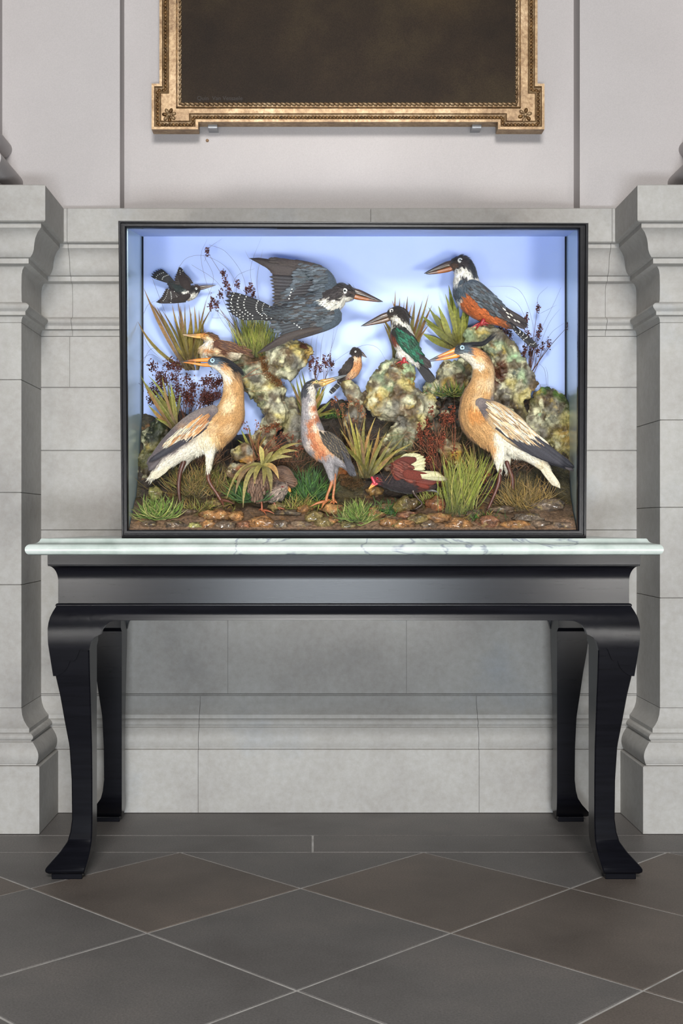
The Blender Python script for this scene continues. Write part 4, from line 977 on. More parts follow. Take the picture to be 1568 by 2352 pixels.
# flying
S = [(790, 658, HD), (770, 662, HD), (750, 672, HD), (810, 668, HD), (805, 680, HD), (780, 684, HD), (764, 686, HD), (745, 684, HD), (815, 676, (90, 76, 70)), (738, 690, KW), (752, 696, KW), (770, 698, KW), (790, 694, KW), (803, 690, KW), (785, 712, KW), (772, 720, KW), (758, 708, KW), (760, 720, SB), (745, 712, SB), (720, 695, SB), (735, 705, SB), (700, 715, SB), (720, 730, SB), (680, 718, SB), (650, 722, (76, 82, 88)), (620, 722, SBD), (770, 730, SB)]
k1 = Bird('large slate-blue kingfisher flying right with wings spread and spotted tail', 3.405, (715, 712),
          [[(798, 674, 19), (786, 674, 24), (770, 683, 29), (748, 698, 34), (715, 711, 34), (680, 718, 28), (650, 721, 20), (625, 722, 13)]], S, vox=.002, k=.8)
k1.plumage(2200, 13, 4, .12, .14)
wu_ = k1.wing([(742, 690, 22, .012), (752, 662, 22, .012), (744, 636, 18, .008), (715, 616, 12, .004), (680, 604, 8, 0)], [(745, 660, SB), (700, 612, HD)], .35)
wl_ = k1.wing([(755, 715, 20, .015), (768, 730, 18, .016), (752, 745, 15, .014), (715, 762, 10, .01), (680, 776, 6, .008)], [(760, 730, SB), (700, 770, HD)], .35)
BRW = (60, 50, 48)
k1.fan([(742, 616), (738, 626), (728, 636), (722, 648)], [(572, 592), (584, 598), (600, 605), (616, 617), (624, 628)], 9, (14, 15), BRW, wu_, 'flight_feather', True, drape=False, dy=(.004, .014), lift0=0, dl=.0011, ec=(74, 64, 62), bend=-4, order=-1)
k1.fan([(735, 640), (725, 655), (712, 672), (700, 690), (690, 705)], [(618, 634), (621, 650), (624, 665), (624, 682), (626, 700), (634, 712)], 11, 14, (66, 64, 68), wu_, 'flight_feather', True, drape=False, dy=(-.006, .008), lift0=0, dl=.0009, ec=(48, 44, 46), tc=(80, 72, 70), bend=-3, spots=[(.55, 1, 1.6)])
k1.fan([(770, 738), (764, 744), (752, 750), (740, 756)], [(590, 812), (598, 806), (612, 797), (628, 786)], 7, (14, 12), BRW, wl_, 'flight_feather', True, drape=False, dy=(-.012, -.004), lift0=.0, dl=.0011, ec=(74, 64, 60), bend=5)
k1.fan([(752, 745), (735, 742), (715, 740), (700, 735)], [(642, 778), (640, 768), (638, 756), (632, 742), (628, 734)], 7, 13, (70, 74, 80), wl_, 'flight_feather', True, drape=False, dy=(-.016, .0), lift0=.0, dl=.0010, ec=(50, 50, 54), bend=3, spots=[(.6, -1, 1.5)])
def cslate(q): return random.choice([(86, 94, 102), (74, 82, 88), (98, 107, 115), (70, 66, 66)])
for wp, poly, d in ((wu_, [(756, 640), (750, 618), (728, 608), (700, 606), (690, 622), (684, 645), (664, 672), (648, 700), (690, 712), (735, 696), (752, 672)], (-1, .08)), (wl_, [(632, 742), (660, 722), (700, 712), (745, 706), (776, 722), (774, 738), (745, 748), (700, 758), (650, 762)], (-1, .12))):
    mb = MB(); k1.rows(mb, poly, d, 21, 8, cslate, (52, 50, 52), (8, 6), lift=.003, split=.6)
    mb.build('covert_feathers', m_feather, wp, kind='stuff')
mb = MB(); k1.rows(mb, [(755, 635), (745, 612), (715, 604), (670, 598), (630, 594), (640, 604), (690, 614), (730, 628)], (-1, -.12), 30, 7, BRW, (76, 66, 62), (9, 5), lift=.0025, split=.5); mb.build('leading_coverts', m_feather, wu_, kind='stuff')
k1.fan([(632, 712), (630, 718), (630, 724), (634, 732)], [(522, 672), (518, 682), (516, 694), (519, 706), (524, 716), (534, 724), (548, 732)], 9, 13, (38, 36, 38), k1.root, 'tail_feather', True, drape=False, dy=(-.004, .0), lift0=0, dl=.0012, spots=spotset(7), bend=2)
mb = MB(); k1.rows(mb, [(600, 712), (640, 700), (670, 705), (670, 738), (640, 742), (600, 730)], (-1, -.05), 18, 9, (66, 74, 80), (50, 48, 50), (8, 6), lift=.003); mb.build('rump_feathers', m_feather, k1.root, kind='stuff')
kbeak(k1, (818, 676), (879, 693), 11)
k1.eyes(791, 671.5, 5.2, (232, 232, 228), ring=(210, 205, 196), pr=.56)
# perched, chestnut belly
S = [(1060, 592, HD), (1040, 600, HD), (1078, 600, (50, 52, 56)), (1082, 615, (50, 52, 56)), (1086, 630, (50, 52, 56)), (1050, 612, HD), (1065, 610, HD), (1040, 614, (84, 66, 56)), (1026, 600, (210, 200, 180)), (1045, 628, KW), (1060, 625, KW), (1075, 635, KW), (1050, 645, KW), (1042, 640, KW), (1080, 648, KW), (1090, 648, KW), (1062, 644, (60, 58, 60)), (1045, 665, SB), (1055, 675, SB), (1048, 685, SB), (1070, 660, SB), (1050, 694, KW), (1058, 698, CH), (1065, 690, CH), (1075, 700, CH), (1085, 715, CH), (1100, 720, CH), (1110, 735, CH), (1130, 742, CH), (1150, 746, (150, 84, 48)), (1090, 670, SB), (1110, 690, SB), (1130, 705, SB), (1105, 660, SB), (1150, 720, SBD), (1165, 735, SBD)]
k2 = Bird('large kingfisher with white collar and chestnut belly perched on the tall arched rock', 3.44, (1105, 749),
          [[(1048, 607, 16), (1060, 608, 22), (1068, 624, 25), (1070, 645, 29), (1075, 668, 35), (1092, 693, 35), (1120, 716, 27), (1150, 734, 16), (1172, 746, 9)]], S, vox=.002, k=.85)
k2.plumage(2600, 12, 3.6, .11, .12)
for side in (-1, 1):
    w = k2.wing([(1062, 656, 12, .026), (1082, 668, 22, .030), (1110, 690, 22, .030), (1140, 712, 17, .023), (1170, 732, 9, .012), (1200, 746, 3, .006)], [(1070, 660, SB), (1110, 690, SB), (1180, 735, SBD)], .35, side)
    if side < 0: k2.fan([(1120, 690), (1135, 705), (1140, 718)], [(1208, 742), (1212, 750), (1204, 758)], 6, 9, (58, 50, 50), w, 'flight_feather', True, side=side, lift0=.001)
    mb = MB(); k2.rows(mb, [(1058, 650), (1085, 650), (1125, 678), (1160, 708), (1175, 730), (1150, 736), (1110, 715), (1075, 690)], (.8, .6), 15, 7, cslate, (56, 54, 56), (8, 6), side=side, lift=.002, split=.6)
    mb.build('covert_feathers', m_feather, w, kind='stuff')
    mb = MB(); k2.rows(mb, [(1120, 690), (1165, 720), (1190, 742), (1165, 736)], (.8, .6), 9, 3, KW, KW, (12, 9), side=side, lift=.005); mb.ok() and mb.build('white_flecks', m_feather, w, kind='stuff')
k2.fan([(1164, 738), (1170, 742), (1172, 748)], [(1236, 796), (1230, 800), (1222, 798)], 5, 9, (46, 44, 46), k2.root, 'tail_feather', True, drape=False, lift0=0, dl=.0012, spots=spotset(6, .9))
kbeak(k2, (1030, 612), (974, 628), 11, 3)
k2.eyes(1054.5, 601.5, 5.0, (228, 228, 226), ring=(196, 190, 180), pr=.56)
RED = (176, 48, 52)
for dd in (-.016, .012):
    k2.leg([(1108, 738), (1104, 745)], [5, 4.5], RED, [(1080, 756, -.006), (1086, 752, .006), (1092, 758, -.012), (1122, 747, 0)], 3, dy=dd)
# green-backed
GN = (36, 96, 70); GK = (40, 42, 38); GKD = (46, 40, 38)
S = [(905, 708, GKD), (920, 708, GKD), (935, 722, GKD), (938, 735, GKD), (895, 722, GKD), (912, 722, GKD), (925, 728, GKD), (890, 728, (80, 66, 52)), (892, 738, KW), (900, 735, KW), (912, 740, KW), (922, 744, KW), (905, 752, KW), (932, 752, KW), (938, 758, KW), (908, 746, (60, 52, 48)), (918, 752, (50, 46, 44)), (905, 762, GK), (898, 770, (120, 60, 40)), (902, 785, (120, 60, 40)), (910, 800, KW), (920, 812, KW), (915, 820, (190, 184, 176)), (930, 822, KW), (926, 832, KW), (925, 780, GN), (920, 770, GK), (935, 775, GK), (935, 795, GN), (945, 805, GN), (955, 790, GK), (962, 810, GK), (970, 830, GK), (950, 828, (200, 194, 186))]
k3 = Bird('dark green kingfisher with white collar perched on the large green and yellow rock', 3.43, (925, 833),
          [[(900, 722, 13), (912, 721, 18), (919, 734, 20), (920, 750, 22), (923, 772, 27), (934, 796, 25), (948, 818, 16), (960, 836, 8)], [(922, 812, 13), (926, 828, 7)]], S, vox=.0018, k=.85)
k3.plumage(1800, 10, 3.2, .10, .12)
for side in (-1, 1):
    w = k3.wing([(908, 764, 10, .022), (922, 774, 18, .025), (938, 796, 18, .025), (955, 816, 12, .019), (972, 836, 6, .01)], [(912, 766, GK), (925, 780, GN), (940, 800, GN), (955, 815, GK), (930, 770, GK)], .35, side)
    mb = MB(); k3.rows(mb, [(902, 758), (925, 752), (950, 778), (968, 810), (975, 836), (950, 826), (920, 800)], (.62, .78), 12, 6, lambda q: random.choice([(34, 92, 66), (40, 110, 84), (38, 74, 56)]) if (q[1]-760)+(930-q[0])*.6 > 8 else (44, 44, 40), (40, 44, 40), (7, 5), side=side, lift=.002, split=.6)
    mb.build('covert_feathers', m_feather, w, kind='stuff')
    if side < 0: k3.fan([(945, 806), (955, 812), (962, 816)], [(984, 850), (990, 846), (988, 838)], 5, 8, (56, 48, 48), w, 'flight_feather', True, side=side)
k3.fan([(950, 826), (957, 828), (964, 830)], [(986, 880), (994, 880), (999, 874)], 5, 10, (40, 38, 40), k3.root, 'tail_feather', True, drape=False, lift0=0, dl=.0012, tc=(60, 56, 56))
kbeak(k3, (884, 730), (829, 749), 10, red=(96, 70, 50))
k3.eyes(898.5, 716, 4.4, (232, 230, 224), ring=(180, 172, 160), pr=.56)
for dd in (-.014, .012):
    k3.leg([(927, 826), (926, 833)], [4.5, 4], RED, [(908, 838, -.006), (912, 836, .006), (918, 842, -.012), (938, 838, 0)], 2.8, dy=dd)
k3.crest([(915, 706), (930, 716), (945, 732)], 14, GKD, spread=4, w=1.6)
# small, orange breast
OB = (214, 150, 100); DK = (52, 44, 42)
S = [(818, 802, DK), (808, 806, DK), (826, 808, DK), (812, 816, DK), (822, 815, DK), (828, 812, (70, 56, 50)), (815, 822, (230, 200, 166)), (826, 824, (226, 170, 124)), (822, 838, OB), (815, 848, OB), (826, 850, OB), (812, 862, (206, 160, 120)), (808, 872, (170, 140, 120)), (800, 830, DK), (795, 845, DK), (785, 858, DK), (780, 866, DK)]
k4 = Bird('tiny dark-capped kingfisher with orange breast perched on the small rock post', 3.462, (800, 877),
          [[(812, 809, 9), (819, 810, 11), (818, 822, 12), (814, 838, 17), (806, 855, 16), (795, 868, 9), (786, 874, 5)]], S, vox=.0013, k=.85)
k4.plumage(1100, 7, 2.4, .10, .12)
for side in (-1, 1):
    w = k4.wing([(806, 828, 7, .014), (800, 842, 10, .018), (790, 856, 8, .014), (779, 868, 4, .006)], [(800, 840, DK)], .35, side)
    mb = MB(); k4.rows(mb, [(800, 824), (812, 830), (806, 846), (792, 862), (778, 872), (780, 852)], (-.6, .8), 9, 4.5, DK, (96, 86, 78), (5, 4), side=side, lift=.0015, split=.6); mb.build('covert_feathers', m_feather, w, kind='stuff')
k4.fan([(787, 870), (791, 872)], [(755, 902), (759, 906)], 3, 6, (40, 38, 40), k4.root, 'tail_feather', True, drape=False, lift0=0, dl=.001, spots=spotset(5, .7))
kbeak(k4, (829, 812), (842, 821), 4.4, red=(60, 48, 44))
k4.eyes(816, 809, 2.4, (226, 224, 220), pr=.45)
for dd in (-.007, .006): k4.leg([(800, 872), (797, 877)], [2.6, 2.2], RED, [(812, 884, -.004), (808, 882, .005), (788, 880, 0)], 1.8, dy=dd)
k4.crest([(814, 800), (808, 804), (804, 812)], 10, DK, spread=2.5, w=1.2)
# tiny flyer
D5 = (44, 40, 40)
S = [(445, 658, D5), (455, 658, (70, 54, 48)), (440, 668, D5), (452, 668, D5), (432, 675, KW), (442, 682, KW), (452, 676, KW), (436, 690, (190, 170, 150)), (425, 668, (44, 50, 50)), (410, 665, (44, 52, 50)), (400, 672, D5), (415, 680, D5)]
k5 = Bird('tiny spotted dark kingfisher flying right in the upper left corner', 3.478, (415, 670),
          [[(452, 663, 9), (446, 667, 13), (434, 674, 16), (416, 671, 17), (402, 663, 11), (394, 656, 7)]], S, vox=.0013, k=.7)
k5.plumage(900, 8, 3, .12, .12)
wa = k5.wing([(430, 665, 10, .010), (425, 650, 12, .009), (417, 634, 9, .006), (412, 622, 4, .004)], [(420, 640, (52, 42, 40))], .3)
k5.fan([(444, 650), (436, 640), (424, 632)], [(398, 652), (400, 640), (406, 626), (411, 615)], 8, 8, (50, 42, 40), wa, 'flight_feather', True, drape=False, dy=(-.008, -.002), lift0=0, dl=.0006, spots=[(.45, 1, .9), (.7, -1, .8)])
wb = k5.wing([(430, 680, 9, .012), (420, 686, 10, .012), (405, 690, 7, .01), (388, 692, 3, .008)], [(410, 688, (50, 42, 40))], .3)
k5.fan([(428, 694), (424, 690), (416, 682), (408, 676)], [(358, 694), (368, 686), (374, 676), (380, 666)], 8, 8, (50, 42, 40), wb, 'flight_feather', True, drape=False, dy=(-.012, -.004), lift0=0, dl=.0006, spots=[(.35, 1, .9), (.6, -1, 1.0), (.8, 1, .8)])
k5.fan([(398, 652), (402, 650)], [(346, 634), (349, 626), (360, 620), (368, 618)], 6, 6.5, (36, 34, 36), k5.root, 'tail_feather', True, drape=False, lift0=0, dl=.0008, spots=[(.55, 1, 1.0), (.85, -1, .9)])
kbeak(k5, (462, 661), (495, 655), 4.6, red=(70, 54, 46))
k5.eyes(451, 664.5, 3.0, (220, 222, 224), pr=.45)

# small bittern-like heron on the ledge
S = [(474, 764, (92, 62, 44)), (486, 768, (120, 84, 58)), (464, 770, (200, 140, 70)), (470, 778, (220, 190, 150)), (478, 786, WHI), (484, 792, (236, 216, 190)), (495, 780, (176, 120, 76)), (462, 802, (224, 186, 140)), (470, 812, (236, 220, 196)), (480, 806, (200, 140, 92)), (490, 812, (226, 190, 150)), (478, 824, (206, 150, 104)), (505, 785, (92, 58, 42)), (520, 790, (86, 54, 40)), (540, 796, (92, 60, 44)), (510, 808, (110, 70, 50)), (530, 818, (222, 204, 176)), (550, 815, (222, 204, 176)), (500, 825, (214, 180, 140)), (560, 810, (96, 66, 50))]
bt = Bird('small buff and brown heron crouching on the ledge behind the left heron', 3.462, (500, 830),
          [[(466, 772, 7), (476, 774, 11), (488, 782, 14), (484, 796, 17), (476, 808, 19), (494, 812, 24), (522, 811, 22), (548, 812, 15), (568, 816, 8)]], S, vox=.002, k=.8)
bt.plumage(2200, 13, 2.6, .12, .12)
for side in (-1, 1):
    w = bt.wing([(500, 792, 9, .020), (515, 797, 12, .022), (540, 804, 10, .016), (562, 812, 5, .008)], [(510, 795, (96, 60, 44)), (550, 806, (110, 74, 54))], .35, side)
    mb = MB(); bt.rows(mb, [(496, 780), (520, 782), (556, 796), (566, 812), (530, 808), (505, 802)], (.92, .3), 20, 5, (84, 52, 40), (196, 150, 104), (9, 5), side=side, lift=.002, split=.7); mb.build('covert_feathers', m_feather, w, kind='stuff')
bt.beak([(464, 769, 4.2), (446, 769.5, 3), (420, 768.5, .6)], [(464, 774.5, 3.6), (446, 773.5, 2.4), (422, 769.5, .6)], [(460, 769, (190, 130, 50)), (440, 769, (150, 110, 60)), (420, 769, (170, 140, 110))], [(460, 774, (222, 160, 70)), (440, 773, (206, 150, 80)), (422, 770, (190, 160, 130))])
bt.eyes(470, 769.5, 2.6, (222, 112, 40), pr=.5)

# brown rail
RB = (122, 92, 72); RBD = (84, 62, 48); RG = (148, 130, 118)
S = [(643, 1112, (120, 100, 90)), (652, 1112, (140, 120, 108)), (650, 1124, RG), (640, 1128, RG), (655, 1134, RG), (645, 1142, RG), (632, 1140, (120, 104, 96)), (632, 1115, RBD), (620, 1100, RBD), (605, 1095, RBD), (630, 1090, RBD), (590, 1110, RB), (580, 1125, (150, 118, 96)), (600, 1130, (150, 118, 96)), (610, 1140, RB), (585, 1140, RB), (650, 1085, RBD), (660, 1095, RB), (672, 1110, (140, 106, 80)), (640, 1080, RBD)]
cr_ = Bird('plump brown rail with grey face stooping under the drooping leaves', 3.328, (605, 1172),
           [[(650, 1122, 13, -.012), (642, 1126, 17, -.010), (632, 1122, 22), (618, 1108, 28), (602, 1104, 29), (592, 1116, 27), (592, 1132, 20)], [(640, 1132, 16, -.010), (630, 1140, 13, -.004)], [(628, 1100, 24, .01), (650, 1092, 20, .016), (665, 1103, 14, .018)]], S, vox=.002, k=.85)
cr_.plumage(2600, 12, 4, .12, .2)
w = cr_.wing([(600, 1104, 14, .026), (590, 1120, 20, .028), (590, 1138, 14, .024)], [(600, 1105, RBD), (590, 1125, (146, 114, 92)), (590, 1140, RB)], .4)
mb = MB(); cr_.rows(mb, [(574, 1098), (612, 1090), (618, 1120), (612, 1146), (582, 1148), (570, 1120)], (-.1, 1), 12, 8, lambda q: random.choice([(146, 114, 92), (120, 90, 70)]), (84, 62, 50), (8, 6), lift=.002); mb.build('covert_feathers', m_feather, w, kind='stuff')
w = cr_.wing([(630, 1085, 12, .0), (650, 1088, 18, -.004), (668, 1104, 12, -.006)], [(640, 1084, RBD), (665, 1100, RB)], .35)
cr_.fan([(632, 1076), (628, 1088), (630, 1098)], [(664, 1084), (674, 1094), (680, 1106), (678, 1118)], 8, 9, (116, 86, 66), w, 'flight_feather', True, ec=(84, 62, 50), lift0=.001)
cr_.beak([(660, 1119, 3.4, -.014), (665, 1123, 2.6, -.018), (668, 1130, .6, -.02)], [(659, 1123, 2.8, -.014), (663, 1126, 2, -.018), (666, 1131, .5, -.02)], [(660, 1118, (150, 100, 60)), (668, 1128, (214, 140, 50))], [(660, 1122, (196, 130, 60)), (666, 1130, (214, 140, 50))])
cr_.eyes(649, 1119, 2.8, (150, 30, 36), pr=.5, both=False, ring=(170, 120, 110))
cr_.leg([(600, 1140), (601, 1158), (602, 1172)], [2.4, 2.2, 2.4], (176, 96, 64), [(632, 1181, -.01), (622, 1176, .01), (612, 1184, -.014), (594, 1172, .006)], dy=-.004)
cr_.leg([(630, 1144), (630, 1156), (634, 1164)], [2.4, 2.2, 2.8], (150, 84, 56), [(678, 1184, -.014), (660, 1178, .006), (646, 1176, -.01), (624, 1158, .006)], 2.4, dy=-.004)

# red-winged jacana
JB = (44, 36, 38); MR = (110, 46, 34); CY = (216, 210, 168)
S = [(866, 1092, JB), (872, 1100, JB), (880, 1105, JB), (862, 1104, (120, 50, 54)), (900, 1110, JB), (920, 1105, JB), (925, 1120, JB), (940, 1118, JB), (945, 1105, MR), (960, 1115, (90, 44, 36)), (975, 1112, (80, 44, 38)), (990, 1114, (56, 40, 36))]
ja = Bird('black wading bird with red face shield, maroon wings and cream feathers', 3.345, (968, 1178),
          [[(862, 1101, 8), (870, 1101, 11), (882, 1106, 12), (905, 1109, 19), (938, 1110, 24), (968, 1112, 18), (992, 1115, 9)]], S, vox=.0018, k=.8)
ja.plumage(1800, 11, 3.6, .11, .14)
w1 = ja.wing([(915, 1092, 14, .016), (912, 1075, 16, .014), (928, 1062, 13, .010), (950, 1056, 6, .008)], [(915, 1080, MR), (940, 1060, (96, 42, 34))], .3)
ja.fan([(916, 1064), (920, 1068), (924, 1074), (930, 1080), (940, 1084)], [(942, 1044), (960, 1042), (976, 1050), (978, 1064), (976, 1078)], 9, 13, CY, w1, 'flight_feather', True, drape=False, dy=(-.006, .006), lift0=0, dl=.001, ec=(196, 190, 150), tc=(190, 184, 140), bend=-3)
mb = MB(); ja.rows(mb, [(895, 1060), (915, 1056), (945, 1072), (972, 1084), (968, 1105), (930, 1104), (905, 1090), (893, 1075)], (.9, .42), 20, 9, lambda q: random.choice([(118, 52, 36), (104, 44, 32), (128, 60, 42)]), (92, 40, 30), (9, 6), lift=.003); mb.build('covert_feathers', m_feather, w1, kind='stuff')
w2 = ja.wing([(935, 1090, 12, .024), (960, 1094, 11, .024), (985, 1094, 6, .02)], [(940, 1090, MR)], .3)
ja.fan([(958, 1086), (964, 1092), (966, 1098)], [(1010, 1088), (1020, 1096), (1030, 1102)], 5, 9, CY, w2, 'flight_feather', True, drape=False, dy=(-.026, -.012), lift0=0, dl=.001, ec=(196, 188, 150), tc=(120, 84, 62))
ja.fan([(950, 1096), (952, 1104), (955, 1112)], [(1034, 1103), (1000, 1110), (985, 1120)], 4, 10, MR, w2, 'flight_feather', True, drape=False, dy=(-.026, -.010), lift0=0, dl=.001)
ja.beak([(864, 1105, 4.6), (856, 1112, 3.6), (847, 1122, .7)], [(866, 1110, 3.6), (858, 1115, 2.8), (848, 1123, .7)], [(864, 1104, (196, 60, 74)), (857, 1110, (206, 76, 80)), (851, 1117, (222, 150, 60)), (847, 1122, (226, 160, 60))], [(864, 1110, (196, 60, 74)), (854, 1118, (222, 140, 50))])
V, Fc = tube([ja.P(854, 1097, -.002), ja.P(857, 1103, -.003), ja.P(860, 1110, -.003)], [3.0*ja.m, 4*ja.m, 3.4*ja.m], .9, 8, 10); make('face_shield', V, Fc, m_horn, ja.root, np.tile(np.array((200, 62, 76), float), (len(V), 1)))
ja.eyes(866, 1099, 2.8, (190, 36, 44), pr=.45, ring=(120, 70, 66))
ja.leg([(946, 1124), (950, 1134), (959, 1146), (968, 1157), (958, 1166), (944, 1172)], [5, 3.4, 2.4, 2.6, 2.2, 2.2], (70, 52, 44), [(898, 1181, -.01), (906, 1176, .008), (920, 1180, -.016), (966, 1172, .006)], 1.8, dy=-.01)
ja.leg([(978, 1124), (1004, 1130), (1014, 1148), (1017, 1166), (1018, 1178)], [4, 2.4, 2.6, 2.2, 2.4], (116, 112, 112), [(1000, 1186, -.01), (1010, 1188, -.02), (1030, 1184, 0), (1024, 1176, .01)], 1.8, dy=.004)

#PART4
# ------------------------------------------------------------------ dried plants
OLI = (124, 118, 46); OLB = (146, 108, 60); OLG = (138, 148, 56); STW = (180, 150, 96); DKB = (84, 66, 38)
def blade(mb, P0, P1, w, c0, c1, c2, bend=0.0, sag=0.0, nu=9, fold=.25, dyb=0.0):
    """one leaf from P0 to P1 (3-D), w metres wide"""
    P0, P1 = Vector(P0), Vector(P1); d = P1-P0; L_ = d.length
    sidev = Vector((d.z, 0, -d.x)); sidev = sidev.normalized() if sidev.length > 1e-6 else Vector((1, 0, 0))
    V = []; C = []; tw = random.uniform(-.6, .6)
    prev = None; cen = []
    for i in range(nu):
        u = i/(nu-1); cen.append(P0+d*u+sidev*bend*L_*4*u*(1-u)+Vector((0, dyb*4*u*(1-u), sag*L_*math.sin(math.pi*u))))
    for i in range(nu):
        u = i/(nu-1); t = (cen[min(i+1, nu-1)]-cen[max(i-1, 0)]).normalized()
        sv = Vector((t.z*math.cos(tw), math.sin(tw), -t.x*math.cos(tw))).normalized()
        wd = w*.5*(.55+.45*min(1, u*3))*(1 if u < .55 else max(.04, 1-((u-.55)/.45)**1.4))
        c = cen[i]; c = Vector((c.x, min(c.y, DBK-.003), max(c.z, .891)))
        for v in (-1, 0, 1):
            q = c+sv*v*wd+Vector((0, fold*wd*(1-abs(v)), 0)); V.append((q.x, min(q.y, DBK-.002), q.z))
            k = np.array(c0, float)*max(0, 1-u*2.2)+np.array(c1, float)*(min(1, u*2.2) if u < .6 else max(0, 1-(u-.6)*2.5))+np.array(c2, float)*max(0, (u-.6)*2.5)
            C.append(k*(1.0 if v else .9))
    Fc = [[i*3+j, i*3+j+1, (i+1)*3+j+1, (i+1)*3+j] for i in range(nu-1) for j in range(2)]
    mb.add(V, Fc, np.clip(np.array(C)*random.uniform(.8, 1.18), 0, 255))
def gpoint(px, D, sink=.004):
    x = (px-VX)/F*D; return Vector((x, D, max(.891, gz(x, D)-sink)))
def leaf_tuft(label, base, tips, w, pal=(DKB, OLI, STW), on=None, spread=5, bend=.05, jit=.25, group=None, sag=0):
    px, py, D = base
    P = W(px, py, D) if py is not None else gpoint(px, D)
    r = empty('leaf_tuft', P, label, 'plant', 'dried leaf tufts')
    for t in tips:
        x, y = t[0], t[1]; dd = t[2] if len(t) > 2 else random.uniform(-.025, .012)
        b0 = P+Vector((random.uniform(-spread, spread)*D/F, random.uniform(-.004, .004), 0))
        D1 = min(D+dd, DBK-.006); mb = MB()
        ww = w*random.uniform(1-jit, 1+jit)*D/F
        bb = t[3] if len(t) > 3 else random.uniform(-bend, bend)
        p0, p1, p2 = pal
        if random.random() < .25: p1 = OLB
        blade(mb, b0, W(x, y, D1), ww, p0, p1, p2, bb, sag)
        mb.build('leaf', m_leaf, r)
    return r
def fanpts(cx, cy, n, a0, a1, l0, l1):
    return [(cx+math.sin(math.radians(a))*l, cy-math.cos(math.radians(a))*l) for a, l in ((random.uniform(a0, a1), random.uniform(l0, l1)) for _ in range(n))]
def grass(label, base, n, a0, a1, l0, l1, w, pal, spread=10, sd=.015, curl=.25, droop=.0):
    px, py, D = base; P = W(px, py, D) if py is not None else gpoint(px, D)
    r = empty('grass_tuft', P, label, 'grass', 'fine grass tufts')
    mb = MB()
    for _ in range(n):
        a = math.radians(random.uniform(a0, a1)); L_ = random.uniform(l0, l1)*D/F
        b0 = P+Vector((random.gauss(0, spread)*D/F, random.gauss(0, sd*.4), 0)); b0.y = min(max(b0.y, DC+.012), DBK-.006)
        if py is None: b0.z = max(.891, gz(b0.x, b0.y)-.002)
        e = b0+Vector((math.sin(a)*L_, random.uniform(-sd, sd)*1.4, math.cos(a)*L_))
        e.y = min(max(e.y, DC+.010), DBK-.004); e.z = max(e.z, .894)
        c = np.array(random.choice(pal), float)
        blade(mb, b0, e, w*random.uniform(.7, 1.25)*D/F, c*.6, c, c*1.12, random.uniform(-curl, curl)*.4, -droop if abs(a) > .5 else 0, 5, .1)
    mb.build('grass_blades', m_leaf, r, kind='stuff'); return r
def stemline(mb, pts, r, c, n=4, seg=12):
    V, Fc = tube(pts, [r]*(len(pts)-1)+[r*.4], 1, n, seg, False, False, up=(.05, 1, .02))
    V[:, 1] = np.minimum(V[:, 1], DBK-.002); V[:, 2] = np.maximum(V[:, 2], .891)
    mb.add(V, Fc, np.array(c, float)*random.uniform(.8, 1.2))
def rush(label, base, tips, seedr=(10, 14), nseed=46, sc=(104, 56, 42), stc=(112, 78, 50), arcs=(), r=.0007, ss=1.5, spread=5, curve=.06, cat='plant', extra=0):
    px, py, D = base; P = W(px, py, D) if py is not None else gpoint(px, D)
    ro = empty('seeding_rush', P, label, cat, 'dried rushes with seed heads')
    mb = MB(); sd = MB()
    for t in tips:
        x, y = t[0], t[1]; D1 = min(D+(t[2] if len(t) > 2 else random.uniform(-.03, .01)), DBK-.008)
        b0 = P+Vector((random.uniform(-spread, spread)*D/F, 0, 0)); e = W(x, y, D1); md = (b0+e)/2+Vector((random.uniform(-curve, curve)*(e-b0).length, 0, random.uniform(0, curve)*(e-b0).length))
        stemline(mb, [b0, md, e], r*random.uniform(.8, 1.3), stc)
        dirv = (e-md).normalized(); sx, sy = seedr; m = D1/F
        if nseed:
            for _ in range(7):
                o = Vector((random.gauss(0, sx*.5), random.gauss(0, 3), random.gauss(0, sy*.55)))*m
                stemline(mb, [e-dirv*sy*m*.6, e+o], r*.5, sc, 3, 3)
            for _ in range(nseed):
                q = e+Vector((random.gauss(0, sx*.42), random.gauss(0, sx*.3), random.gauss(0, sy*.5)))*m
                q.y = min(q.y, DBK-.004); s = ss*m*random.uniform(.6, 1.2)
                X = OCT[0]*np.array([s, s, s*1.7]); a = random.uniform(0, 3); X = np.column_stack([X[:, 0]*math.cos(a)-X[:, 2]*math.sin(a), X[:, 1], X[:, 0]*math.sin(a)+X[:, 2]*math.cos(a)])
                sd.add(X+np.array(q), OCT[1], np.array(sc, float)*random.uniform(.65, 1.3))
    for a in arcs:
        stemline(mb, [W(x, y, min(D-.01+(.004*i), DBK-.008)) for i, (x, y) in enumerate(a)], r*.55, stc, 3, 26)
    mb.build('stems', m_leaf, ro, kind='stuff')
    if sd.ok(): sd.build('seed_heads', m_seed, ro, kind='stuff')
    return ro

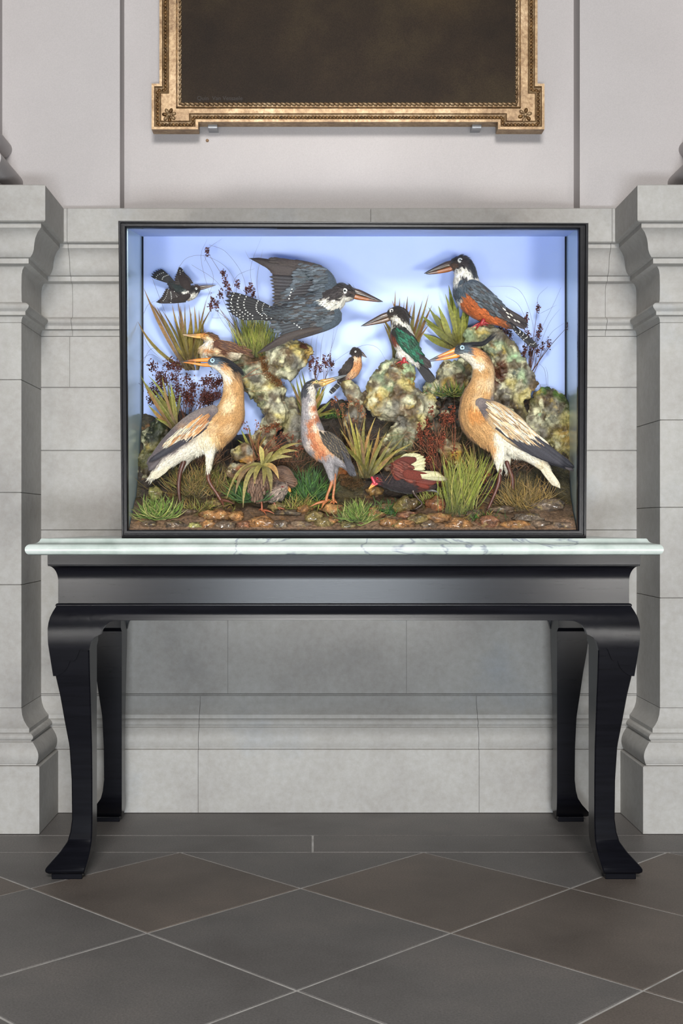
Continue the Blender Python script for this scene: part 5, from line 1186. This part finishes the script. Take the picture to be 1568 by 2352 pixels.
# --- broad leaved tufts
leaf_tuft('tall brown and olive reed leaves rising in the left back corner', (440, 850, 3.475),
          [(330, 662, -.02), (342, 690), (352, 700), (372, 712), (395, 700), (400, 735), (414, 702), (425, 698), (434, 700), (446, 702), (456, 712), (474, 690), (488, 705, -.01, -.06), (452, 740), (316, 738, -.04, -.1), (420, 760), (436, 745), (385, 760), (410, 725), (360, 705), (408, 690), (440, 715), (466, 730)], 7.5, (DKB, (134, 118, 52), OLB), spread=16)
leaf_tuft('olive sword leaves growing above the back of the left heron', (402, 985, 3.40), [(334, 880), (340, 862, -.01, .08), (350, 892), (362, 905), (372, 862), (384, 875), (392, 880), (400, 905), (414, 900), (322, 860, -.03), (368, 930), (356, 960), (385, 920), (340, 930)], 8, (DKB, OLI, OLG), spread=10)
leaf_tuft('upright narrow leaves behind the green-backed kingfisher', (918, 845, 3.487), [(895, 705), (900, 690), (908, 667), (918, 684), (928, 690), (936, 680), (945, 700), (952, 692), (970, 690), (992, 701), (984, 676), (873, 722), (880, 742), (965, 730), (985, 745), (940, 715), (955, 770), (895, 770), (972, 760)], 8.5, ((92, 78, 40), OLI, OLB), spread=16)
leaf_tuft('wide green strap leaves left of the chestnut-bellied kingfisher', (1052, 800, 3.482), [(984, 706), (976, 742), (970, 766), (1006, 702), (1000, 722), (1022, 675), (1030, 655), (1040, 688), (1052, 702), (1064, 700), (1078, 716), (1084, 690), (968, 724)], 15, ((110, 100, 50), (136, 136, 56), OLG), spread=14, bend=.03)
leaf_tuft('dense clump of green leaves left of the red-faced black bird', (838, 1098, 3.40), [(790, 960), (780, 985), (800, 948), (815, 970), (822, 985), (846, 990), (862, 958), (872, 982), (902, 1006), (928, 1002), (946, 1018), (880, 1040), (914, 1032), (800, 1000), (962, 1034), (838, 955), (856, 1010), (888, 992), (772, 1010), (830, 1000), (812, 1020), (898, 1050)], 8, ((90, 80, 36), (146, 138, 56), (176, 156, 80)), spread=14, sag=.02)
leaf_tuft('thin green leaves behind the neck of the middle grey heron', (706, 962, 3.462), [(680, 868), (672, 880), (686, 858), (692, 850), (664, 872), (700, 895), (745, 900), (750, 884), (738, 880), (768, 938), (772, 948, -.02), (760, 920)], 8, ((84, 78, 40), OLI, OLG), spread=12)
leaf_tuft('pale drooping strap leaves hanging over the brown rail', (604, 1068, 3.305), [(520, 1146, -.015, .12), (540, 1136, -.02, .14), (558, 1166, -.02, .10), (622, 1132, -.02, -.10), (604, 1118, -.02, -.08), (640, 1100, -.015, -.1), (584, 1112, -.02, .08), (612, 1030, 0), (628, 1036, 0), (596, 1024, 0), (690, 1018, .01), (684, 1036, .01), (672, 1050, .01)], 11, ((120, 112, 50), (160, 146, 78), (184, 160, 100)), spread=6, sag=.16)
leaf_tuft('olive reed leaves in the right corner behind the tail of the right heron', (1238, 1115, 3.47), [(1200, 1052), (1190, 1040), (1210, 1020), (1302, 938, -.02), (1312, 922, -.02), (1292, 960), (1272, 970), (1218, 1000), (1240, 962), (1256, 892), (1240, 882), (1262, 915), (1228, 980), (1180, 1060), (1298, 990)], 11, (DKB, (134, 116, 50), OLB), spread=16)
leaf_tuft('slim green leaves behind the legs of the right heron', (1104, 1130, 3.42), [(1060, 1012), (1078, 1022), (1096, 1018), (1056, 1042), (1152, 1052), (1112, 1030), (1126, 1058), (1084, 1000), (1140, 1030), (1070, 1050), (1166, 1062), (1048, 1060)], 8, (DKB, OLI, STW), spread=12)
leaf_tuft('short dark leaves in front of the left rock behind the breast of left heron', (585, 1045, 3.385), [(552, 985), (560, 1000), (570, 975), (600, 990), (545, 1010), (612, 1000), (556, 1020)], 6, (DKB, OLI, OLG), spread=10)

# --- fine grass
YG = [(132, 140, 52), (146, 148, 60), (112, 118, 44), (160, 150, 78)]; DG = [(54, 92, 36), (66, 108, 40), (44, 76, 32), (84, 116, 48)]; OB_ = [(134, 108, 52), (150, 120, 66), (110, 92, 44)]; BG = [(104, 132, 50), (122, 146, 62), (90, 116, 44), (160, 158, 92)]
grass('upright olive grass tuft between the flying kingfisher and the small brown heron', (588, 822, 3.472), 300, -28, 22, 55, 118, 1.7, YG, 15)
grass('bright green grass tuft in the front left corner of the case', (365, 1188, 3.30), 240, -80, 80, 26, 62, 2.0, BG, 14, curl=.5, droop=.15)
grass('deep green grass between the left heron and the brown rail', (578, 1150, 3.315), 220, -75, 65, 30, 62, 2.2, DG, 14, droop=.1, curl=.4)
grass('deep green grass tuft behind the brown rail beside the middle heron', (712, None, 3.375), 240, -75, 70, 35, 88, 2.6, DG, 14, droop=.12, curl=.4)
grass('pale green cushion of grass at the front right of the middle heron', (822, 1196, 3.295), 340, -85, 85, 22, 58, 1.8, BG, 14, curl=.5, droop=.15)
grass('tall yellow-green grass tuft at the tail of the red-winged bird', (1052, None, 3.325), 320, -15, 32, 60, 155, 1.7, YG+[(150, 160, 56)], 15)
grass('ochre grass tuft behind the feet of the right heron', (1200, None, 3.345), 360, -75, 70, 25, 88, 1.6, OB_, 22, curl=.5, droop=.1)
grass('olive brown grass mass between the legs of the left heron', (448, None, 3.395), 320, -65, 60, 30, 88, 1.6, OB_+[(110, 104, 44)], 24, curl=.4)
grass('small dark green tuft under the breast of the red-winged bird', (892, None, 3.325), 150, -80, 80, 16, 36, 1.7, DG, 14, curl=.5)
grass('low olive grass right of the brown rail', (690, None, 3.335), 170, -80, 70, 18, 44, 1.6, OB_+YG, 20, curl=.5)
grass('green grass fringe hanging on the low rock behind the right heron', (1045, 905, 3.44), 150, -95, 95, 14, 40, 1.6, DG+YG, 24, droop=.15)
grass('mossy green fringe along the top of the bank behind the middle heron', (775, 962, 3.49), 160, -80, 80, 8, 26, 1.6, [(72, 112, 44), (94, 128, 52)], 24)
grass('fine tuft of green blades beside the right foot of left heron', (470, None, 3.33), 90, -80, 80, 14, 40, 1.5, YG+OB_, 30, curl=.5)
grass('olive grass at the foot of the clump of green leaves', (1000, None, 3.36), 150, -70, 70, 20, 60, 1.5, OB_+YG, 26)
grass('dark moss and grass along the bottom of the right corner', (1100, None, 3.30), 130, -80, 80, 10, 30, 1.5, DG+OB_, 22)
grass('dry wispy grass at the foot of the rock behind the left heron', (520, None, 3.40), 170, -70, 70, 24, 70, 1.4, OB_+YG, 30)

# --- seeding rushes and wiry stems
SR = (98, 50, 40); SRL = (150, 92, 62)
rush('dense dark red rush thicket behind the neck of the left heron', (428, 1000, 3.435), [(random.uniform(340, 505), random.uniform(838, 925)) for _ in range(30)]+[(440, 900), (430, 870), (445, 885), (438, 925)], (14, 13), 74, SR, (104, 66, 48), r=.0008, spread=16, curve=.12,
     arcs=[[(330, 900), (325, 850), (350, 800), (400, 830)], [(325, 760), (345, 800), (390, 840)], [(320, 830), (350, 815), (400, 850)], [(318, 880), (345, 900), (380, 940)], [(350, 640), (380, 720), (405, 790)], [(330, 720), (340, 700), (358, 690)]])
rush('tall wiry rush with dark seed heads left of the flying kingfisher', (572, 812, 3.478), [(476, 578), (512, 628), (518, 648), (524, 665), (488, 690), (498, 700), (506, 676), (575, 660), (580, 676), (566, 668), (484, 702), (545, 652)], (7, 12), 34, SR, (120, 86, 62), spread=8, curve=.1,
     arcs=[[(560, 800), (500, 720), (462, 600), (475, 550)], [(470, 600), (480, 570), (510, 548)], [(480, 562), (520, 580), (560, 640), (566, 720)], [(410, 615), (430, 592), (470, 588), (520, 615), (560, 680)], [(440, 608), (500, 650), (560, 740)], [(590, 700), (575, 620), (600, 545)], [(596, 700), (590, 640), (604, 570)], [(575, 600), (562, 575)], [(520, 700), (540, 640), (560, 625), (585, 617)], [(470, 590), (490, 640), (470, 700), (460, 740)], [(487, 730), (530, 735), (550, 780)]])
rush('dark rush heads standing between the left rock and the middle heron', (732, 905, 3.487), [(712, 838), (718, 826), (728, 834), (742, 826), (748, 838), (757, 824), (762, 836), (735, 846), (724, 848)], (5, 13), 30, SR, (104, 70, 50), spread=10, arcs=[[(712, 830), (714, 790), (718, 768)], [(735, 830), (738, 790), (744, 762)], [(750, 830), (764, 790), (778, 740)], [(757, 820), (762, 790), (768, 745)], [(768, 830), (800, 808), (840, 792), (868, 800), (885, 826)], [(725, 820), (726, 790), (730, 766)]])
rush('dark red rush behind the tail of chestnut-bellied kingfisher at right', (1214, 868, 3.487), [(1208, 730), (1205, 745), (1234, 708), (1240, 752), (1236, 768), (1212, 768), (1218, 782), (1226, 796), (1246, 796), (1260, 790), (1234, 804), (1206, 800), (1202, 815), (1218, 812), (1305, 748)], (6, 11), 34, SR, (96, 58, 44), spread=8,
     arcs=[[(1230, 840), (1222, 740), (1190, 665), (1122, 658)], [(1210, 740), (1190, 700), (1160, 680)], [(1234, 708), (1236, 680), (1258, 658)], [(1240, 760), (1270, 700), (1288, 660)], [(1240, 790), (1262, 740), (1285, 710)], [(1255, 780), (1270, 760), (1295, 742)], [(1240, 720), (1260, 710), (1278, 700)], [(1255, 885), (1250, 850), (1238, 835)], [(1258, 900), (1257, 860), (1252, 842)]])
rush('short dark rush growing on top of the tall arched rock', (1192, 838, 3.485), [(1150, 758), (1158, 764), (1166, 760), (1172, 770), (1160, 776), (1172, 788), (1180, 800), (1176, 810), (1146, 752)], (6, 9), 26, (74, 42, 36), (84, 54, 42), spread=6)
rush('orange-brown rush in front of the small rock post', (808, 1040, 3.43), [(764, 922), (772, 916), (786, 930), (800, 926), (820, 925), (828, 940), (836, 955), (812, 965), (830, 985), (822, 1000), (776, 945), (790, 950)], (7, 9), 16, SRL, (150, 110, 66), spread=8, arcs=[[(810, 1030), (780, 960), (752, 905)], [(815, 1030), (860, 1000), (900, 960)]])
rush('red-brown rush thicket left of the breast of the right heron', (1010, 1120, 3.385), [(random.uniform(955, 1050), random.uniform(930, 1060)) for _ in range(24)]+[(1040, 940), (1035, 960)], (9, 14), 34, (140, 72, 50), (150, 88, 62), r=.0007, spread=18, curve=.12,
     arcs=[[(1000, 1080), (1010, 960), (1028, 900)], [(1005, 1080), (1020, 980), (998, 905)], [(1042, 1080), (1044, 960), (1042, 892)], [(930, 990), (970, 1010), (1000, 1050)], [(900, 1020), (950, 1000), (990, 1040)], [(1000, 1060), (960, 990), (930, 975)], [(910, 1020), (965, 1060), (1000, 1090)]])
rush('red wiry rush sweeping right above the brown rail', (592, 1058, 3.355), [(556, 968), (566, 985), (590, 975), (600, 985), (612, 990), (640, 985), (660, 1000), (672, 1008), (688, 1012), (690, 1030), (680, 1042), (650, 1000), (630, 1005), (700, 1020), (668, 1024), (656, 1040), (640, 1030)], (8, 9), 12, (142, 78, 54), (156, 92, 64), r=.0008, spread=10, curve=.15, arcs=[[(600, 1050), (640, 1000), (690, 990)], [(600, 1055), (650, 1020), (700, 1040)], [(596, 1050), (570, 1000), (556, 975)], [(605, 1056), (680, 1060), (720, 1050)], [(610, 1054), (660, 1032), (712, 1024)]])
rush('reddish rush seed heads beside the legs of the right heron', (1085, 1150, 3.375), [(1068, 1090), (1076, 1098), (1085, 1082), (1092, 1100), (1100, 1090), (1110, 1104), (1078, 1116), (1090, 1128), (1120, 1090), (1098, 1120), (1070, 1130), (1130, 1130)], (9, 10), 34, (140, 78, 52), (150, 100, 66), spread=16, arcs=[[(1080, 1130), (1110, 1080), (1140, 1056)], [(1060, 1150), (1120, 1140), (1190, 1130)], [(1100, 1150), (1130, 1090), (1160, 1070)]])
rush('orange wiry stems crossing behind the crown of the left heron', (552, 870, 3.40), [(600, 842), (622, 856)], (3, 3), 0, SRL, (164, 104, 70), arcs=[[(520, 848), (560, 838), (622, 822)], [(530, 842), (570, 832), (600, 838)], [(556, 900), (590, 898), (620, 896)], [(590, 908), (610, 920), (640, 940)]])
rush('pale dry stems lying across the front of the green leaf clump', (880, 1105, 3.325), [(905, 1075), (870, 1100)], (3, 3), 0, SRL, (176, 128, 88), arcs=[[(826, 1006), (850, 1035), (868, 1075), (883, 1102)], [(868, 1008), (895, 1040), (905, 1080), (890, 1112)], [(905, 1034), (950, 1036), (985, 1040)], [(930, 1000), (955, 1020), (990, 1050), (1000, 1075)], [(850, 1010), (900, 1000), (945, 992)], [(900, 880), (885, 930), (870, 960)], [(1060, 1050), (1055, 1080), (1062, 1110)], [(780, 1040), (800, 1035), (830, 1032)]])
# brown fibrous moss on the rocks
def moss(label, pts, D, n, c, L=6):
    P = W(pts[0][0], pts[0][1], D); r = empty('fibrous_moss', P, label, 'moss', None); mb = MB()
    for _ in range(n):
        k = random.random()*(len(pts)-1); i = int(k); t = k-i; q = pts[i]; q2 = pts[min(i+1, len(pts)-1)]
        rr = q[2]; b0 = W(q[0]+(q2[0]-q[0])*t+random.gauss(0, rr*.5), q[1]+(q2[1]-q[1])*t+random.gauss(0, rr*.5), D+random.uniform(-.006, .006))
        v = Vector((random.gauss(0, 1), random.gauss(0, .7), random.gauss(0, 1))).normalized()*L*D/F; v2 = Vector((random.gauss(0, 1), random.gauss(0, .7), random.gauss(0, 1))).normalized()*L*D/F
        stemline(mb, [b0, b0+v*.6, b0+v*.6+v2*.6], .0007, c, 3, 5)
    mb.build('moss_strands', m_seed, r, kind='stuff')
moss('brown fibrous moss running down the cleft of the pale green ledge', [(602, 815, 9), (606, 838, 9), (612, 858, 8), (630, 872, 8), (645, 884, 9)], 3.425, 420, (128, 82, 40))
moss('rusty moss at the foot of the pale green ledge', [(612, 985, 8), (628, 978, 8), (640, 972, 6)], 3.435, 220, (146, 84, 48))
moss('brown moss tuft at the top right of the pale green ledge', [(690, 792, 7), (702, 800, 6)], 3.44, 120, (96, 56, 40))
moss('brown moss strands under the feet of the green-backed kingfisher', [(900, 840, 4), (915, 840, 5), (926, 846, 4)], 3.415, 120, (134, 92, 54), 5)
moss('dark rusty moss in the hollow behind the neck of the right heron', [(1140, 850, 10), (1150, 870, 10), (1156, 850, 8)], 3.45, 260, (112, 60, 38))
moss('dark brown moss on the bank between the middle heron and the black bird', [(790, 1105, 12), (815, 1115, 12), (830, 1105, 10)], 3.37, 300, (92, 66, 36))

DRY = [(96, 66, 42), (120, 82, 52), (80, 58, 38), (134, 96, 60)]
grass('dark dry grass on the bank between the pale ledge and the middle heron', (655, None, 3.43), 200, -70, 70, 30, 80, 1.4, DRY, 30, curl=.6)
grass('dark dry grass on the bank under the small rock post', (800, None, 3.435), 190, -70, 70, 30, 80, 1.4, DRY, 26, curl=.6)
grass('dark dry grass on the bank right of the large green and yellow rock', (1000, None, 3.44), 190, -70, 70, 30, 80, 1.4, DRY, 26, curl=.6)
grass('dark dry grass on the bank behind the body of the right heron', (1180, None, 3.43), 190, -70, 70, 30, 80, 1.4, DRY, 34, curl=.6)
grass('dark dry grass on the bank behind the body of the left heron', (470, None, 3.435), 190, -70, 70, 30, 80, 1.4, DRY, 34, curl=.6)
